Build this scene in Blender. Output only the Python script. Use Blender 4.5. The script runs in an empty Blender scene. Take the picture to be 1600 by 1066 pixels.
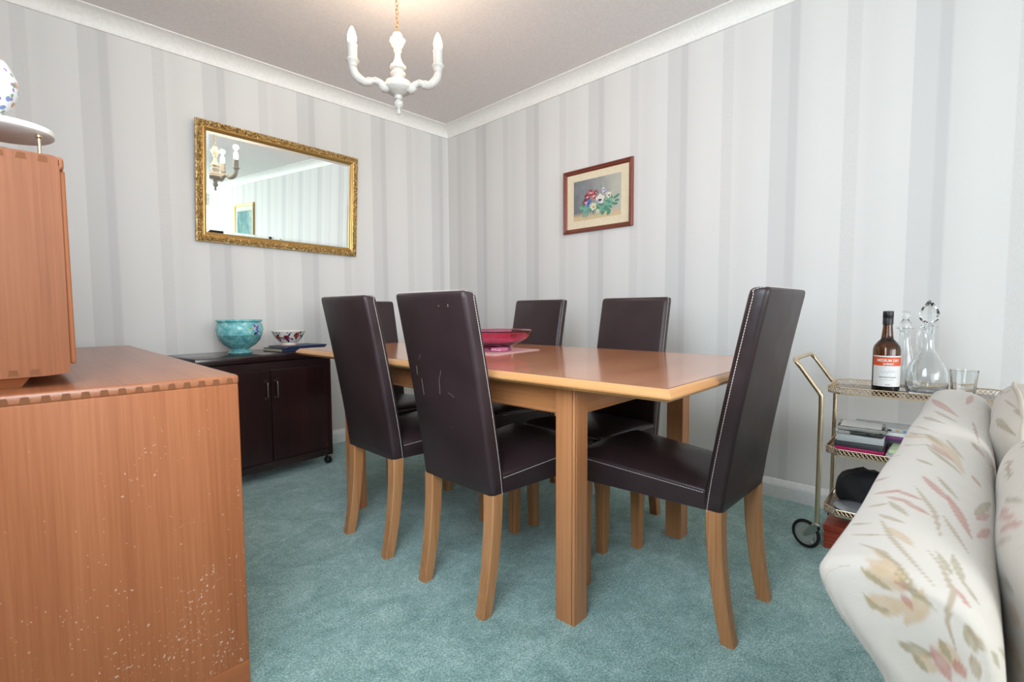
import bpy, bmesh, math, random
from mathutils import Vector, Matrix
import numpy as np
PI = math.pi
random.seed(7)
SC = bpy.context.scene
COL = SC.collection

# ------------------------------------------------------------------ camera
CX, CY, CH = -2.6105, -3.27385, 0.93
YAW, PITCH, ROLL, FPX = 0.772101, 0.0633213, -0.0053327, 762.918
def cam_axes():
    f = Vector((math.cos(YAW)*math.cos(PITCH), math.sin(YAW)*math.cos(PITCH), -math.sin(PITCH)))
    r = Vector((math.sin(YAW), -math.cos(YAW), 0)); u = r.cross(f)
    c, s = math.cos(ROLL), math.sin(ROLL)
    return f, c*r+s*u, -s*r+c*u
_f, _r, _u = cam_axes()
cam = bpy.data.cameras.new('camera'); cam_o = bpy.data.objects.new('camera', cam); COL.objects.link(cam_o)
m = Matrix.Identity(4)
for i in range(3):
    m[i][0] = _r[i]; m[i][1] = _u[i]; m[i][2] = -_f[i]
m[0][3], m[1][3], m[2][3] = CX, CY, CH
cam_o.matrix_world = m
cam.sensor_width = 36.0; cam.lens = FPX*36/1600; cam.clip_start = 0.02
cam.dof.use_dof = True; cam.dof.focus_distance = 2.0; cam.dof.aperture_fstop = 9.0
SC.camera = cam_o

# ------------------------------------------------------------------ light
w = bpy.data.worlds.new('daylight'); SC.world = w; w.use_nodes = True
w.node_tree.nodes['Background'].inputs[0].default_value = (0.80, 0.90, 1.0, 1)
w.node_tree.nodes['Background'].inputs[1].default_value = 0.9
SC.view_settings.view_transform = 'Standard'; SC.view_settings.look = 'None'
SC.view_settings.gamma = 1.0; SC.view_settings.use_curve_mapping = False
SC.view_settings.exposure = 1.05
def area(name, loc, target, sx, sy, power, col):
    l = bpy.data.lights.new(name, 'AREA'); l.shape = 'RECTANGLE'; l.size = sx; l.size_y = sy
    l.energy = power; l.color = col
    o = bpy.data.objects.new(name, l); COL.objects.link(o); o.location = loc
    o.rotation_euler = (Vector(target)-Vector(loc)).to_track_quat('-Z', 'Y').to_euler()
    return o
# daylight entering by the lounge windows, plus fill from an added window by the camera
area('lounge_daylight', (-2.8, -8.05, 1.45), (-2.4, 0, 1.25), 3.4, 1.5, 82, (0.985, 0.98, 0.975))
area('patio_daylight', (-4.65, -6.9, 1.2), (-1, -3, 1.1), 2.0, 2.1, 18, (0.74, 0.86, 1.0))
area('added_dining_fill', (-2.77, -2.75, 1.58), (-.4, -.5, 1.15), 1.05, 1.15, 20, (0.78, 0.89, 1.0))

# ------------------------------------------------------------------ node helpers
def S(c):
    if isinstance(c, str):
        c = [int(c[i:i+2], 16)/255 for i in (0, 2, 4)]
        return tuple(x/12.92 if x <= .04045 else ((x+.055)/1.055)**2.4 for x in c)+(1,)
    return tuple(c)+(1,) if len(c) == 3 else tuple(c)
class NT:
    def __init__(s, name):
        s.m = bpy.data.materials.new(name); s.m.use_nodes = True
        s.t = s.m.node_tree; s.b = s.t.nodes['Principled BSDF']; s.L = s.t.links
    def n(s, typ, **kw):
        o = s.t.nodes.new(typ)
        for k, v in kw.items(): setattr(o, k, v)
        return o
    def link(s, a, b): s.L.new(a, b)
    def set(s, **kw):
        for k, v in kw.items(): s.b.inputs[k.replace('_', ' ')].default_value = v
        return s
    def math(s, op, a, b=None, c=None):
        o = s.n('ShaderNodeMath', operation=op)
        for i, v in enumerate((a, b, c)):
            if v is None: continue
            if isinstance(v, (int, float)): o.inputs[i].default_value = v
            else: s.link(v, o.inputs[i])
        return o.outputs[0]
    def coords(s, kind='Object', scale=(1, 1, 1), rot=(0, 0, 0), loc=(0, 0, 0)):
        tc = s.n('ShaderNodeTexCoord'); mp = s.n('ShaderNodeMapping')
        s.link(tc.outputs[kind], mp.inputs[0])
        mp.inputs['Scale'].default_value = scale; mp.inputs['Rotation'].default_value = rot; mp.inputs['Location'].default_value = loc
        return mp.outputs[0]
    def noise(s, vec, scale=5, detail=3, rough=.5, dist=0):
        o = s.n('ShaderNodeTexNoise'); s.link(vec, o.inputs['Vector'])
        o.inputs['Scale'].default_value = scale; o.inputs['Detail'].default_value = detail
        o.inputs['Roughness'].default_value = rough; o.inputs['Distortion'].default_value = dist
        return o.outputs['Fac']
    def ramp(s, fac, stops, interp='LINEAR'):
        o = s.n('ShaderNodeValToRGB'); s.link(fac, o.inputs[0]); cr = o.color_ramp; cr.interpolation = interp
        while len(cr.elements) < len(stops): cr.elements.new(0.5)
        for e, (p, c) in zip(cr.elements, stops): e.position = p; e.color = S(c)
        return o.outputs[0]
    def mix(s, fac, a, b, mode='MIX'):
        o = s.n('ShaderNodeMix', data_type='RGBA', blend_type=mode)
        if isinstance(fac, (int, float)): o.inputs[0].default_value = fac
        else: s.link(fac, o.inputs[0])
        for i, v in ((6, a), (7, b)):
            if isinstance(v, (tuple, str, list)): o.inputs[i].default_value = S(v)
            else: s.link(v, o.inputs[i])
        return o.outputs[2]
    def bump(s, h, strength=.2, dist=.002):
        o = s.n('ShaderNodeBump'); s.link(h, o.inputs['Height'])
        o.inputs['Strength'].default_value = strength; o.inputs['Distance'].default_value = dist
        s.link(o.outputs[0], s.b.inputs['Normal'])
    def col(s, c): s.link(c, s.b.inputs['Base Color']); return s

def plain(name, c, rough=.5, metal=0, **kw):
    t = NT(name); v = t.coords()
    n = t.noise(v, 60, 2)
    c = S(c)
    d = tuple(x*.93 for x in c[:3]); t.col(t.ramp(n, [(.3, d), (.7, c[:3])]))
    t.set(Roughness=rough, Metallic=metal)
    for k, x in kw.items(): t.b.inputs[k.replace('_', ' ')].default_value = x
    return t.m
def wood(name, dark, mid, light, axis=2, rough=.35, ring=9, fine=140, coat=0, lo=.3, hi=.7, bumpy=.08):
    t = NT(name)
    sc = [1, 1, 1]; sc[axis] = .06
    v = t.coords(scale=tuple(sc))
    sc2 = [1, 1, 1]; sc2[axis] = .02
    v2 = t.coords(scale=tuple(sc2))
    a = t.noise(v, ring, 4, .55, .6); b = t.noise(v2, fine, 3, .6)
    k = t.math('ADD', t.math('MULTIPLY', a, .62), t.math('MULTIPLY', b, .38))
    t.col(t.ramp(k, [(lo, dark), ((lo+hi)/2, mid), (hi, light)]))
    t.set(Roughness=rough)
    t.b.inputs['Coat Weight'].default_value = coat; t.b.inputs['Coat Roughness'].default_value = .12
    t.bump(b, bumpy, .001)
    return t.m

# ------------------------------------------------------------------ materials
def wallpaper(name, axis, sign, off):
    t = NT(name)
    g = t.n('ShaderNodeNewGeometry'); sp = t.n('ShaderNodeSeparateXYZ'); t.link(g.outputs['Position'], sp.inputs[0])
    jit = t.noise(g.outputs['Position'], 90, 2)
    p = t.math('ADD', t.math('MULTIPLY', sp.outputs[axis], sign/.534), off+50)
    p = t.math('ADD', p, t.math('MULTIPLY', t.math('SUBTRACT', jit, .5), .006))
    u = t.math('FRACT', p)
    base, dk, dk2, md = 'e2e1df', 'd5d4d3', 'cdcccc', 'd9d8d6'
    c = t.ramp(u, [(0, dk), (.13, dk), (.15, dk2), (.205, dk2), (.225, 'dbdad8'), (.33, 'e0dfdd'), (.40, base), (.555, base),
                   (.562, md), (.655, md), (.668, 'e0dfdd'), (.74, 'dddcda'), (.82, 'dfdedc'), (.90, base), (.992, base), (1, dk)])
    # embossed grain inside the textured band, fine canvas everywhere
    v = t.n('ShaderNodeMapping'); t.link(g.outputs['Position'], v.inputs[0]); v.inputs['Scale'].default_value = (1, 1, .22)
    band = t.math('MULTIPLY', t.math('GREATER_THAN', u, .56), t.math('LESS_THAN', u, .66))
    n = t.noise(v.outputs[0], 330, 2); n2 = t.noise(v.outputs[0], 700, 2)
    k = t.math('MULTIPLY', t.math('SUBTRACT', n, .5), t.math('ADD', t.math('MULTIPLY', band, .5), .10))
    c = t.mix(t.math('ADD', k, .1), c, 'b8b3ac')
    t.col(c); t.set(Roughness=.62)
    t.bump(t.math('ADD', n2, t.math('MULTIPLY', n, band)), .12, .001)
    return t.m
M_WALLX = wallpaper('wallpaper_striped', 0, 1, 2.31/.534)
M_WALLY = wallpaper('wallpaper_striped_side', 1, -1, -.35/.534)
M_CEIL = plain('ceiling_paint', 'ece5e3', .85)
M_COVE = plain('coving_paint', 'f7f5f1', .6)
M_SKIRT = plain('skirting_gloss', 'f2f4f4', .35)

def carpet():
    t = NT('green_carpet'); v = t.coords()
    big = t.noise(v, 5.5, 5, .65, 1.2); med = t.noise(v, 38, 3, .65); fine = t.noise(v, 150, 2, .8); fin2 = t.noise(v, 340, 1, .8)
    k = t.math('ADD', t.math('MULTIPLY', big, .42), t.math('ADD', t.math('MULTIPLY', med, .30), t.math('ADD', t.math('MULTIPLY', fine, .75), t.math('MULTIPLY', fin2, .75))))
    k = t.math('SUBTRACT', k, .61)
    t.col(t.ramp(k, [(.22, '466763'), (.40, '729c97'), (.58, '9fc6c0'), (.76, 'daeee9')]))
    t.set(Roughness=.95); t.b.inputs['Sheen Weight'].default_value = .35; t.b.inputs['Sheen Roughness'].default_value = .6
    t.b.inputs['Specular IOR Level'].default_value = .1
    t.bump(t.math('ADD', fine, t.math('MULTIPLY', fin2, .7)), .55, .006)
    return t.m
M_CARPET = carpet()

def leather():
    t = NT('brown_leather'); v = t.coords()
    n = t.noise(v, 300, 3, .6); b = t.noise(v, 5, 3)
    t.col(t.ramp(b, [(.3, '2d2224'), (.7, '3b2d30')]))
    t.set(Roughness=.36); t.b.inputs['Specular IOR Level'].default_value = .38
    t.link(t.ramp(b, [(.3, (.30,)*3), (.7, (.44,)*3)]), t.b.inputs['Roughness'])
    t.bump(n, .10, .0008)
    return t.m
M_LEATHER = leather()
M_STITCH = plain('stitch_thread', 'e6ddd2', .8)
M_BEECH = wood('beech_leg', '9c6238', 'c08758', 'd09a6c', 2, .42, 12, 160, lo=.32, hi=.68)
M_OAKTOP = wood('oak_veneer', 'b96c42', 'd18a5c', 'dd9c6e', 0, .22, 10, 150, coat=.6, lo=.28, hi=.72)
M_OAKLIP = wood('oak_lipping', 'c58850', 'd89e66', 'e2ad77', 1, .3, 10, 130, coat=.3)
M_OAKLIPX = wood('oak_lipping_end', 'c58850', 'd89e66', 'e2ad77', 0, .3, 10, 130, coat=.3)
M_OAKV = wood('oak_post', 'ad6b42', 'c68556', 'd39667', 2, .35, 10, 150, coat=.2)
M_OAKH = wood('oak_rail', 'ac6a3e', 'c28150', 'cf925f', 1, .35, 10, 150, coat=.2)
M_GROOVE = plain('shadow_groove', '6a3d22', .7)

def elm(name, axis, scuffs=False, dim=1):
    t = NT(name)
    sc = [1, 1, 1]; sc[axis] = .05
    v = t.coords(scale=tuple(sc)); sc2 = [1, 1, 1]; sc2[axis] = .02; v2 = t.coords(scale=tuple(sc2))
    a = t.noise(v, 7, 4, .55, .9); b = t.noise(v2, 170, 3, .6)
    k = t.math('ADD', t.math('MULTIPLY', a, .6), t.math('MULTIPLY', b, .4))
    c = t.ramp(k, [(p_, tuple(x*dim for x in S(h_)[:3])) for p_, h_ in ((.28, '874f31'), (.48, '9c5f3d'), (.68, 'ab6d49'))])
    if scuffs:   # polish worn off in pale specks low on the panel
        vo = t.coords(); sp = t.n('ShaderNodeSeparateXYZ'); t.link(vo, sp.inputs[0])
        low = t.n('ShaderNodeMapRange'); t.link(sp.outputs[2], low.inputs[0])
        low.inputs[1].default_value = .50; low.inputs[2].default_value = .05
        d1 = t.noise(vo, 120, 2, .7); d2 = t.noise(vo, 7, 3, .6)
        m1 = t.math('GREATER_THAN', t.math('ADD', t.math('MULTIPLY', d1, .75), t.math('ADD', t.math('MULTIPLY', d2, .35), t.math('MULTIPLY', low.outputs[0], .085))), .725)
        c = t.mix(t.math('MULTIPLY', m1, .7), c, 'd6bfae')
    t.col(c); t.set(Roughness=.45); t.b.inputs['Coat Weight'].default_value = .6 if axis == 1 else 0; t.b.inputs['Coat Roughness'].default_value = .2; t.b.inputs['Specular IOR Level'].default_value = .35 if axis == 1 else .16
    t.bump(b, .06, .001)
    return t.m
M_ELMV = elm('elm_panel', 2, True); M_ELMV2 = elm('elm_door', 2)
M_ELMD = elm('elm_dimmed', 2, False, .74); M_ELMH = elm('elm_top', 1)  # first one: same elm, evenly dimmed where window light came out too strong
M_ELMX = elm('elm_rail', 0)
M_TENON = plain('dovetail_end_grain', '7c5036', .8, Specular_IOR_Level=.1)
M_WENGE = wood('dark_mahogany_veneer', '160b0c', '2b1516', '412322', 2, .28, 8, 120, coat=.3, lo=.3, hi=.72)
M_WENGEH = wood('dark_mahogany_top', '1a1011', '291819', '3a2624', 0, .25, 8, 120, coat=.4)
M_BLACK = plain('black_plastic', '141416', .4)
M_BRONZE = plain('antique_bronze', '5a544c', .4, 1)
M_BRASS = plain('brass_tube', 'e0cbad', .3, 1)
M_BRASSL = plain('brass_light', 'f0dcc0', .3, 1)
M_CHROME = plain('chrome', 'c4c4c0', .2, 1)
M_RUBBER = plain('rubber_tyre', '1b1b1c', .7)
M_WHITEPAINT = plain('white_painted_wood', 'cbc7c0', .45)
_t = M_WHITEPAINT.node_tree; _bp = _t.nodes.new('ShaderNodeBump'); _bp.inputs['Strength'].default_value = .5; _bp.inputs['Distance'].default_value = .004
_wv = _t.nodes.new('ShaderNodeTexNoise'); _wv.inputs['Scale'].default_value = 130; _t.links.new(_t.nodes['Mapping'].outputs[0], _wv.inputs['Vector']); _t.links.new(_wv.outputs['Fac'], _bp.inputs['Height']); _t.links.new(_bp.outputs[0], _t.nodes['Principled BSDF'].inputs['Normal'])
M_GOLDCHAIN = plain('gilt_chain', 'c8a060', .3, 1)
def emis(name, c, s):
    t = NT(name); t.set(Roughness=.3); t.b.inputs['Base Color'].default_value = S(c)
    t.b.inputs['Emission Color'].default_value = S(c); t.b.inputs['Emission Strength'].default_value = s
    return t.m
M_BULB = emis('lit_candle_bulb', 'ffdcae', 7.0)
M_SLEEVE = plain('candle_sleeve', 'cfcac2', .5)

def gilt():
    t = NT('antique_gilt'); v = t.coords()
    g = t.n('ShaderNodeNewGeometry')
    n = t.noise(v, 120, 3)
    c = t.ramp(g.outputs['Pointiness'], [(.44, '4a2f16'), (.495, '94703a'), (.53, 'd8b878'), (.6, 'f0dcae')])
    n2 = t.noise(v, 105, 2, .6)
    c = t.ramp(n2, [(.34, '80592c'), (.44, 'b08a50'), (.54, 'cfb074'), (.66, 'ecd8aa')])
    t.bump(n2, .35, .003)
    t.col(c); t.set(Roughness=.34, Metallic=.6)
    return t.m
M_GILT = gilt()
M_GILTB = plain('gilt_bead', 'd2ab6a', .3, .8)
def mirror_mat():
    t = NT('mirror_silver'); t.set(Roughness=.0, Metallic=1.0); t.b.inputs['Base Color'].default_value = (.90, .95, .92, 1); return t.m
M_MIRROR = mirror_mat()
M_REDWOOD = wood('red_mahogany', '5a2318', '7a3626', '8e4632', 0, .35, 14, 150, coat=.3)
M_REDWOODV = wood('red_mahogany_upright', '5a2318', '7a3626', '8e4632', 2, .35, 14, 150, coat=.3)
M_MAT = plain('cream_mount', 'e6d9bc', .8)

def glass(name, c, rough=0, ior=1.5):
    t = NT(name); t.set(Roughness=rough); t.b.inputs['Base Color'].default_value = S(c)
    t.b.inputs['Transmission Weight'].default_value = 1; t.b.inputs['IOR'].default_value = ior
    return t.m
M_GLASS = glass('clear_glass', 'fafcfc', .0, 1.45)
M_PINKGLASS = glass('cranberry_glass', 'f98ab8', .02)
M_BROWNGLASS = glass('brown_bottle_glass', '6b3a12', .02)
M_CLEARPLASTIC = glass('clear_plastic_case', 'e8eeee', .08, 1.3)
M_SHERRY = plain('dark_sherry', '1a0d08', .1)

# ------------------------------------------------------------------ mesh builder
class MB:
    def __init__(s): s.bm = bmesh.new(); s.mi = 0
    def mat(s, i): s.mi = i; return s
    def face(s, vs):
        try: f = s.bm.faces.new(vs); f.material_index = s.mi; return f
        except ValueError: return None
    def box(s, c, size, bev=0, seg=2, M=None, taper=None):
        b = bmesh.new()
        bmesh.ops.create_cube(b, size=1)
        for v in b.verts:
            v.co = Vector((v.co.x*size[0], v.co.y*size[1], v.co.z*size[2]))
            if taper and v.co.z < 0: v.co.x *= taper; v.co.y *= taper
        if bev: bmesh.ops.bevel(b, geom=b.edges[:], offset=bev, segments=seg, affect='EDGES', profile=.5)
        mat = Matrix.Translation(Vector(c))
        if M is not None: mat = mat @ M.to_4x4()
        s.merge(b, mat); return s
    def merge(s, b, mat=Matrix.Identity(4), keep=False):
        vm = {}
        for v in b.verts: vm[v] = s.bm.verts.new(mat @ v.co)
        for f in b.faces:
            g = s.face([vm[v] for v in f.verts])
            if keep and g: g.material_index = f.material_index
        b.free()
    def loft(s, loops, cap0=True, cap1=True, closed=True):
        rows = [[s.bm.verts.new(Vector(p)) for p in lp] for lp in loops]
        n = len(rows[0])
        for a, b in zip(rows, rows[1:]):
            for i in range(n if closed else n-1):
                j = (i+1) % n; s.face([a[i], a[j], b[j], b[i]])
        if closed and cap0: s.face(rows[0][::-1])
        if closed and cap1: s.face(rows[-1])
        return rows
    def lathe(s, prof, c=(0, 0, 0), seg=32, M=None, flute=None):
        loops = []
        for r, z in prof:
            lp = []
            for i in range(seg):
                a = 2*PI*i/seg
                rr = max(r, .00015)*(1+(flute(a, z) if flute else 0))
                p = Vector((rr*math.cos(a), rr*math.sin(a), z))
                if M is not None: p = M @ p
                lp.append(p+Vector(c))
            loops.append(lp)
        s.loft(loops); return s
    def tube(s, pts, r, seg=10, cap=True):
        pts = [Vector(p) for p in pts]; loops = []
        up = None
        for i, p in enumerate(pts):
            t = (pts[min(i+1, len(pts)-1)]-pts[max(i-1, 0)]).normalized()
            if up is None:
                up = Vector((0, 0, 1)) if abs(t.z) < .9 else Vector((1, 0, 0))
                x = t.cross(up).normalized()
            else:
                x = (x-t*x.dot(t)).normalized()
            y = t.cross(x)
            rr = r[i] if isinstance(r, (list, tuple)) else r
            loops.append([p+rr*(math.cos(2*PI*k/seg)*x+math.sin(2*PI*k/seg)*y) for k in range(seg)])
        s.loft(loops, cap, cap); return s
    def sphere(s, c, r, sc=(1, 1, 1), seg=16):
        b = bmesh.new(); bmesh.ops.create_uvsphere(b, u_segments=seg, v_segments=max(6, seg//2), radius=r)
        for v in b.verts: v.co = Vector((v.co.x*sc[0], v.co.y*sc[1], v.co.z*sc[2]))
        s.merge(b, Matrix.Translation(Vector(c))); return s
    def torus(s, c, R, r, M=None, seg=24, k=8):
        loops = []
        for i in range(seg):
            a = 2*PI*i/seg
            lp = []
            for j in range(k):
                b = 2*PI*j/k; p = Vector(((R+r*math.cos(b))*math.cos(a), (R+r*math.cos(b))*math.sin(a), r*math.sin(b)))
                lp.append((M @ p if M is not None else p)+Vector(c))
            loops.append(lp)
        loops.append(loops[0]); s.loft(loops, False, False); return s
    def prism(s, poly, z0, z1, M=None):
        f = (lambda p: M @ Vector(p)) if M is not None else Vector
        s.loft([[f((x, y, z0)) for x, y in poly], [f((x, y, z1)) for x, y in poly]]); return s
    def build(s, name, mats, parent=None, smooth=35, loc=None, weld=False):
        if weld: bmesh.ops.remove_doubles(s.bm, verts=s.bm.verts[:], dist=1e-5)
        bmesh.ops.recalc_face_normals(s.bm, faces=s.bm.faces[:])
        me = bpy.data.meshes.new(name); s.bm.to_mesh(me); s.bm.free()
        if not isinstance(mats, (list, tuple)): mats = [mats]
        for k in mats: me.materials.append(k)
        if smooth:
            for p in me.polygons: p.use_smooth = True
            me.set_sharp_from_angle(angle=math.radians(smooth))
        o = bpy.data.objects.new(name, me); COL.objects.link(o)
        if parent: o.parent = parent
        if loc: o.location = loc
        return o

def tag(o, label, cat, group=None, kind=None):
    if label: o['label'] = label
    if cat: o['category'] = cat
    if group: o['group'] = group
    if kind: o['kind'] = kind
    return o
def thing(name, label, cat, loc=(0, 0, 0), rz=0, group=None):
    o = bpy.data.objects.new(name, None); COL.objects.link(o); o.empty_display_size = .1
    o.location = loc; o.rotation_euler = (0, 0, rz)
    return tag(o, label, cat, group)
def struct(o): o['kind'] = 'structure'; return o
def copy_tree(o, parent=None):
    c = o.copy(); COL.objects.link(c); c.parent = parent
    for ch in list(o.children): copy_tree(ch, c)
    return c
def rrect(hx, hy, r, n=4, cx=0, cy=0, z=0):
    pts = []
    for qx, qy, a0 in ((1, 1, 0), (-1, 1, PI/2), (-1, -1, PI), (1, -1, 1.5*PI)):
        for i in range(n+1):
            a = a0+PI/2*i/n
            pts.append((cx+qx*(hx-r)+r*math.cos(a), cy+qy*(hy-r)+r*math.sin(a), z))
    return pts
def smoothpath(pts, n=8):
    P = [Vector(p) for p in pts]; out = []
    for i in range(len(P)-1):
        p0, p1, p2, p3 = P[max(i-1, 0)], P[i], P[i+1], P[min(i+2, len(P)-1)]
        for k in range(n):
            t = k/n
            out.append(.5*((2*p1)+(-p0+p2)*t+(2*p0-5*p1+4*p2-p3)*t*t+(-p0+3*p1-3*p2+p3)*t**3))
    out.append(P[-1]); return out
def dashes(mb, pts, step=.0075, ln=.0052, r=.0009, off=None):
    P = [Vector(p) for p in pts]; acc = 0
    segs = list(zip(P, P[1:])); total = sum((b-a).length for a, b in segs)
    def at(d):
        for a, b in segs:
            l = (b-a).length
            if d <= l: return a.lerp(b, d/l if l else 0)
            d -= l
        return P[-1]
    d = 0
    while d+ln < total:
        mb.tube([at(d), at(d+ln)], r, 4); d += step

# ------------------------------------------------------------------ room shell
CEIL = 2.421; XL = -2.80; YF = -8.2; XLL = -4.8; YN = -3.62
b = MB(); b.box(((XLL)/2, YF/2, -.05), (-XLL+.4, -YF+.4, .1)); struct(b.build('floor', M_CARPET, smooth=0))
b = MB(); b.box(((XLL)/2, YF/2, CEIL+.05), (-XLL+.4, -YF+.4, .1)); struct(b.build('ceiling', M_CEIL, smooth=0))
b = MB(); b.box((XL/2, .05, CEIL/2), (-XL+.2, .1, CEIL)); struct(b.build('wall_back', M_WALLX, smooth=0))
b = MB(); b.box((.05, YF/2, CEIL/2), (.1, -YF, CEIL)); struct(b.build('wall_right', M_WALLY, smooth=0))
b = MB(); b.box(((XL+XLL)/2-.05, YN+.05, CEIL/2), (XL-XLL, .1, CEIL)); struct(b.build('wall_lounge_return', M_WALLX, smooth=0))
def wall_hole(name, along, c, lo, hi, h0, h1, z0, z1, mat):
    # wall in the plane (along axis) between lo and hi with an opening h0..h1 x z0..z1
    b = MB()
    def bx(a0, a1, y0, y1):
        if a1-a0 < .001 or y1-y0 < .001: return
        if along == 'x': b.box(((a0+a1)/2, c, (y0+y1)/2), (a1-a0, .1, y1-y0))
        else: b.box((c, (a0+a1)/2, (y0+y1)/2), (.1, a1-a0, y1-y0))
    bx(lo, h0, 0, CEIL); bx(h1, hi, 0, CEIL); bx(h0, h1, 0, z0); bx(h0, h1, z1, CEIL)
    return struct(b.build(name, mat, smooth=0))
wall_hole('wall_front', 'x', YF-.05, XLL, .1, -4.55, -1.05, .68, 2.22, M_WALLX)
wall_hole('wall_left', 'y', XL-.05, YN, 0, -3.30, -2.20, 1.0, 2.16, M_WALLY)  # opening made for the added fill window
wall_hole('wall_lounge_left', 'y', XLL-.05, YF, YN, -7.95, -5.85, .05, 2.22, M_WALLY)
def window(name, along, c, h0, h1, z0, z1, n):
    b = MB()
    def bx(a0, a1, y0, y1, t=.06):
        if along == 'x': b.box(((a0+a1)/2, c, (y0+y1)/2), (a1-a0, t, y1-y0), .004, 1)
        else: b.box((c, (a0+a1)/2, (y0+y1)/2), (t, a1-a0, y1-y0), .004, 1)
    for i in range(n+1):
        a = h0+(h1-h0)*i/n; bx(a-.03, a+.03, z0, z1)
    bx(h0, h1, z0, z0+.06); bx(h0, h1, z1-.06, z1)
    fr = struct(b.build(name, M_SKIRT))
    b = MB()
    if along == 'x': b.box(((h0+h1)/2, c, (z0+z1)/2), (h1-h0-.06, .006, z1-z0-.06))
    else: b.box((c, (h0+h1)/2, (z0+z1)/2), (.006, h1-h0-.06, z1-z0-.06))
    b.build('window_pane', M_GLASS, fr, smooth=0)
window('window_1', 'x', YF-.05, -4.55, -1.05, .68, 2.22, 3)
window('window_2', 'y', XLL-.05, -7.95, -5.85, .05, 2.22, 2)
window('added_window', 'y', XL-.05, -3.30, -2.20, 1.0, 2.16, 2)  # unseen window added to go with the dining fill light

# coving: flat lip, concave sweep, small lip on the wall
def cove_prof():
    D, Z0 = .10, CEIL-2.349
    pts = [(0, 0), (0, -Z0), (.010, -Z0), (.012, -Z0+.004)]
    for i in range(1, 10):
        a = i/10*PI/2
        pts.append((.012+(D-.020)*(1-math.cos(a)), -Z0+.004+(Z0-.010)*math.sin(a)))
    pts += [(D-.008, -.006), (D, -.005), (D, 0)]
    return pts
CP = cove_prof()
def cove(name, p0, p1, inward, mitre0=0, mitre1=0):
    p0, p1, n = Vector(p0), Vector(p1), Vector(inward); d = (p1-p0).normalized()
    b = MB()
    l0 = [p0+n*x+Vector((0, 0, z))+d*x*mitre0 for x, z in CP]; l1 = [p1+n*x+Vector((0, 0, z))-d*x*mitre1 for x, z in CP]
    b.loft([l0, l1]); return struct(b.build(name, M_COVE, smooth=25))
cove('trim_1', (XL, 0, CEIL), (0, 0, CEIL), (0, -1, 0), 1, 1)
cove('trim_2', (0, 0, CEIL), (0, YF, CEIL), (-1, 0, 0), 1, 1)
cove('trim_3', (XL, YN, CEIL), (XL, 0, CEIL), (1, 0, 0), 0, 1)
cove('trim_4', (0, YF, CEIL), (XLL, YF, CEIL), (0, 1, 0), 1, 1)
SKP = [(0, 0), (.018, 0), (.018, .062), (.0165, .064), (.0165, .066), (.015, .070), (.010, .078), (.006, .088), (0, .090)]
def skirt(name, p0, p1, inward):
    p0, p1, n = Vector(p0), Vector(p1), Vector(inward); b = MB()
    b.loft([[p0+n*x+Vector((0, 0, z)) for x, z in SKP], [p1+n*x+Vector((0, 0, z)) for x, z in SKP]])
    struct(b.build(name, M_SKIRT, smooth=25))
skirt('baseboard_back', (XL, 0, 0), (0, 0, 0), (0, -1, 0))
skirt('baseboard_right', (0, -.018, 0), (0, YF, 0), (-1, 0, 0))
skirt('baseboard_left', (XL, YN, 0), (XL, -.018, 0), (1, 0, 0))

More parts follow.
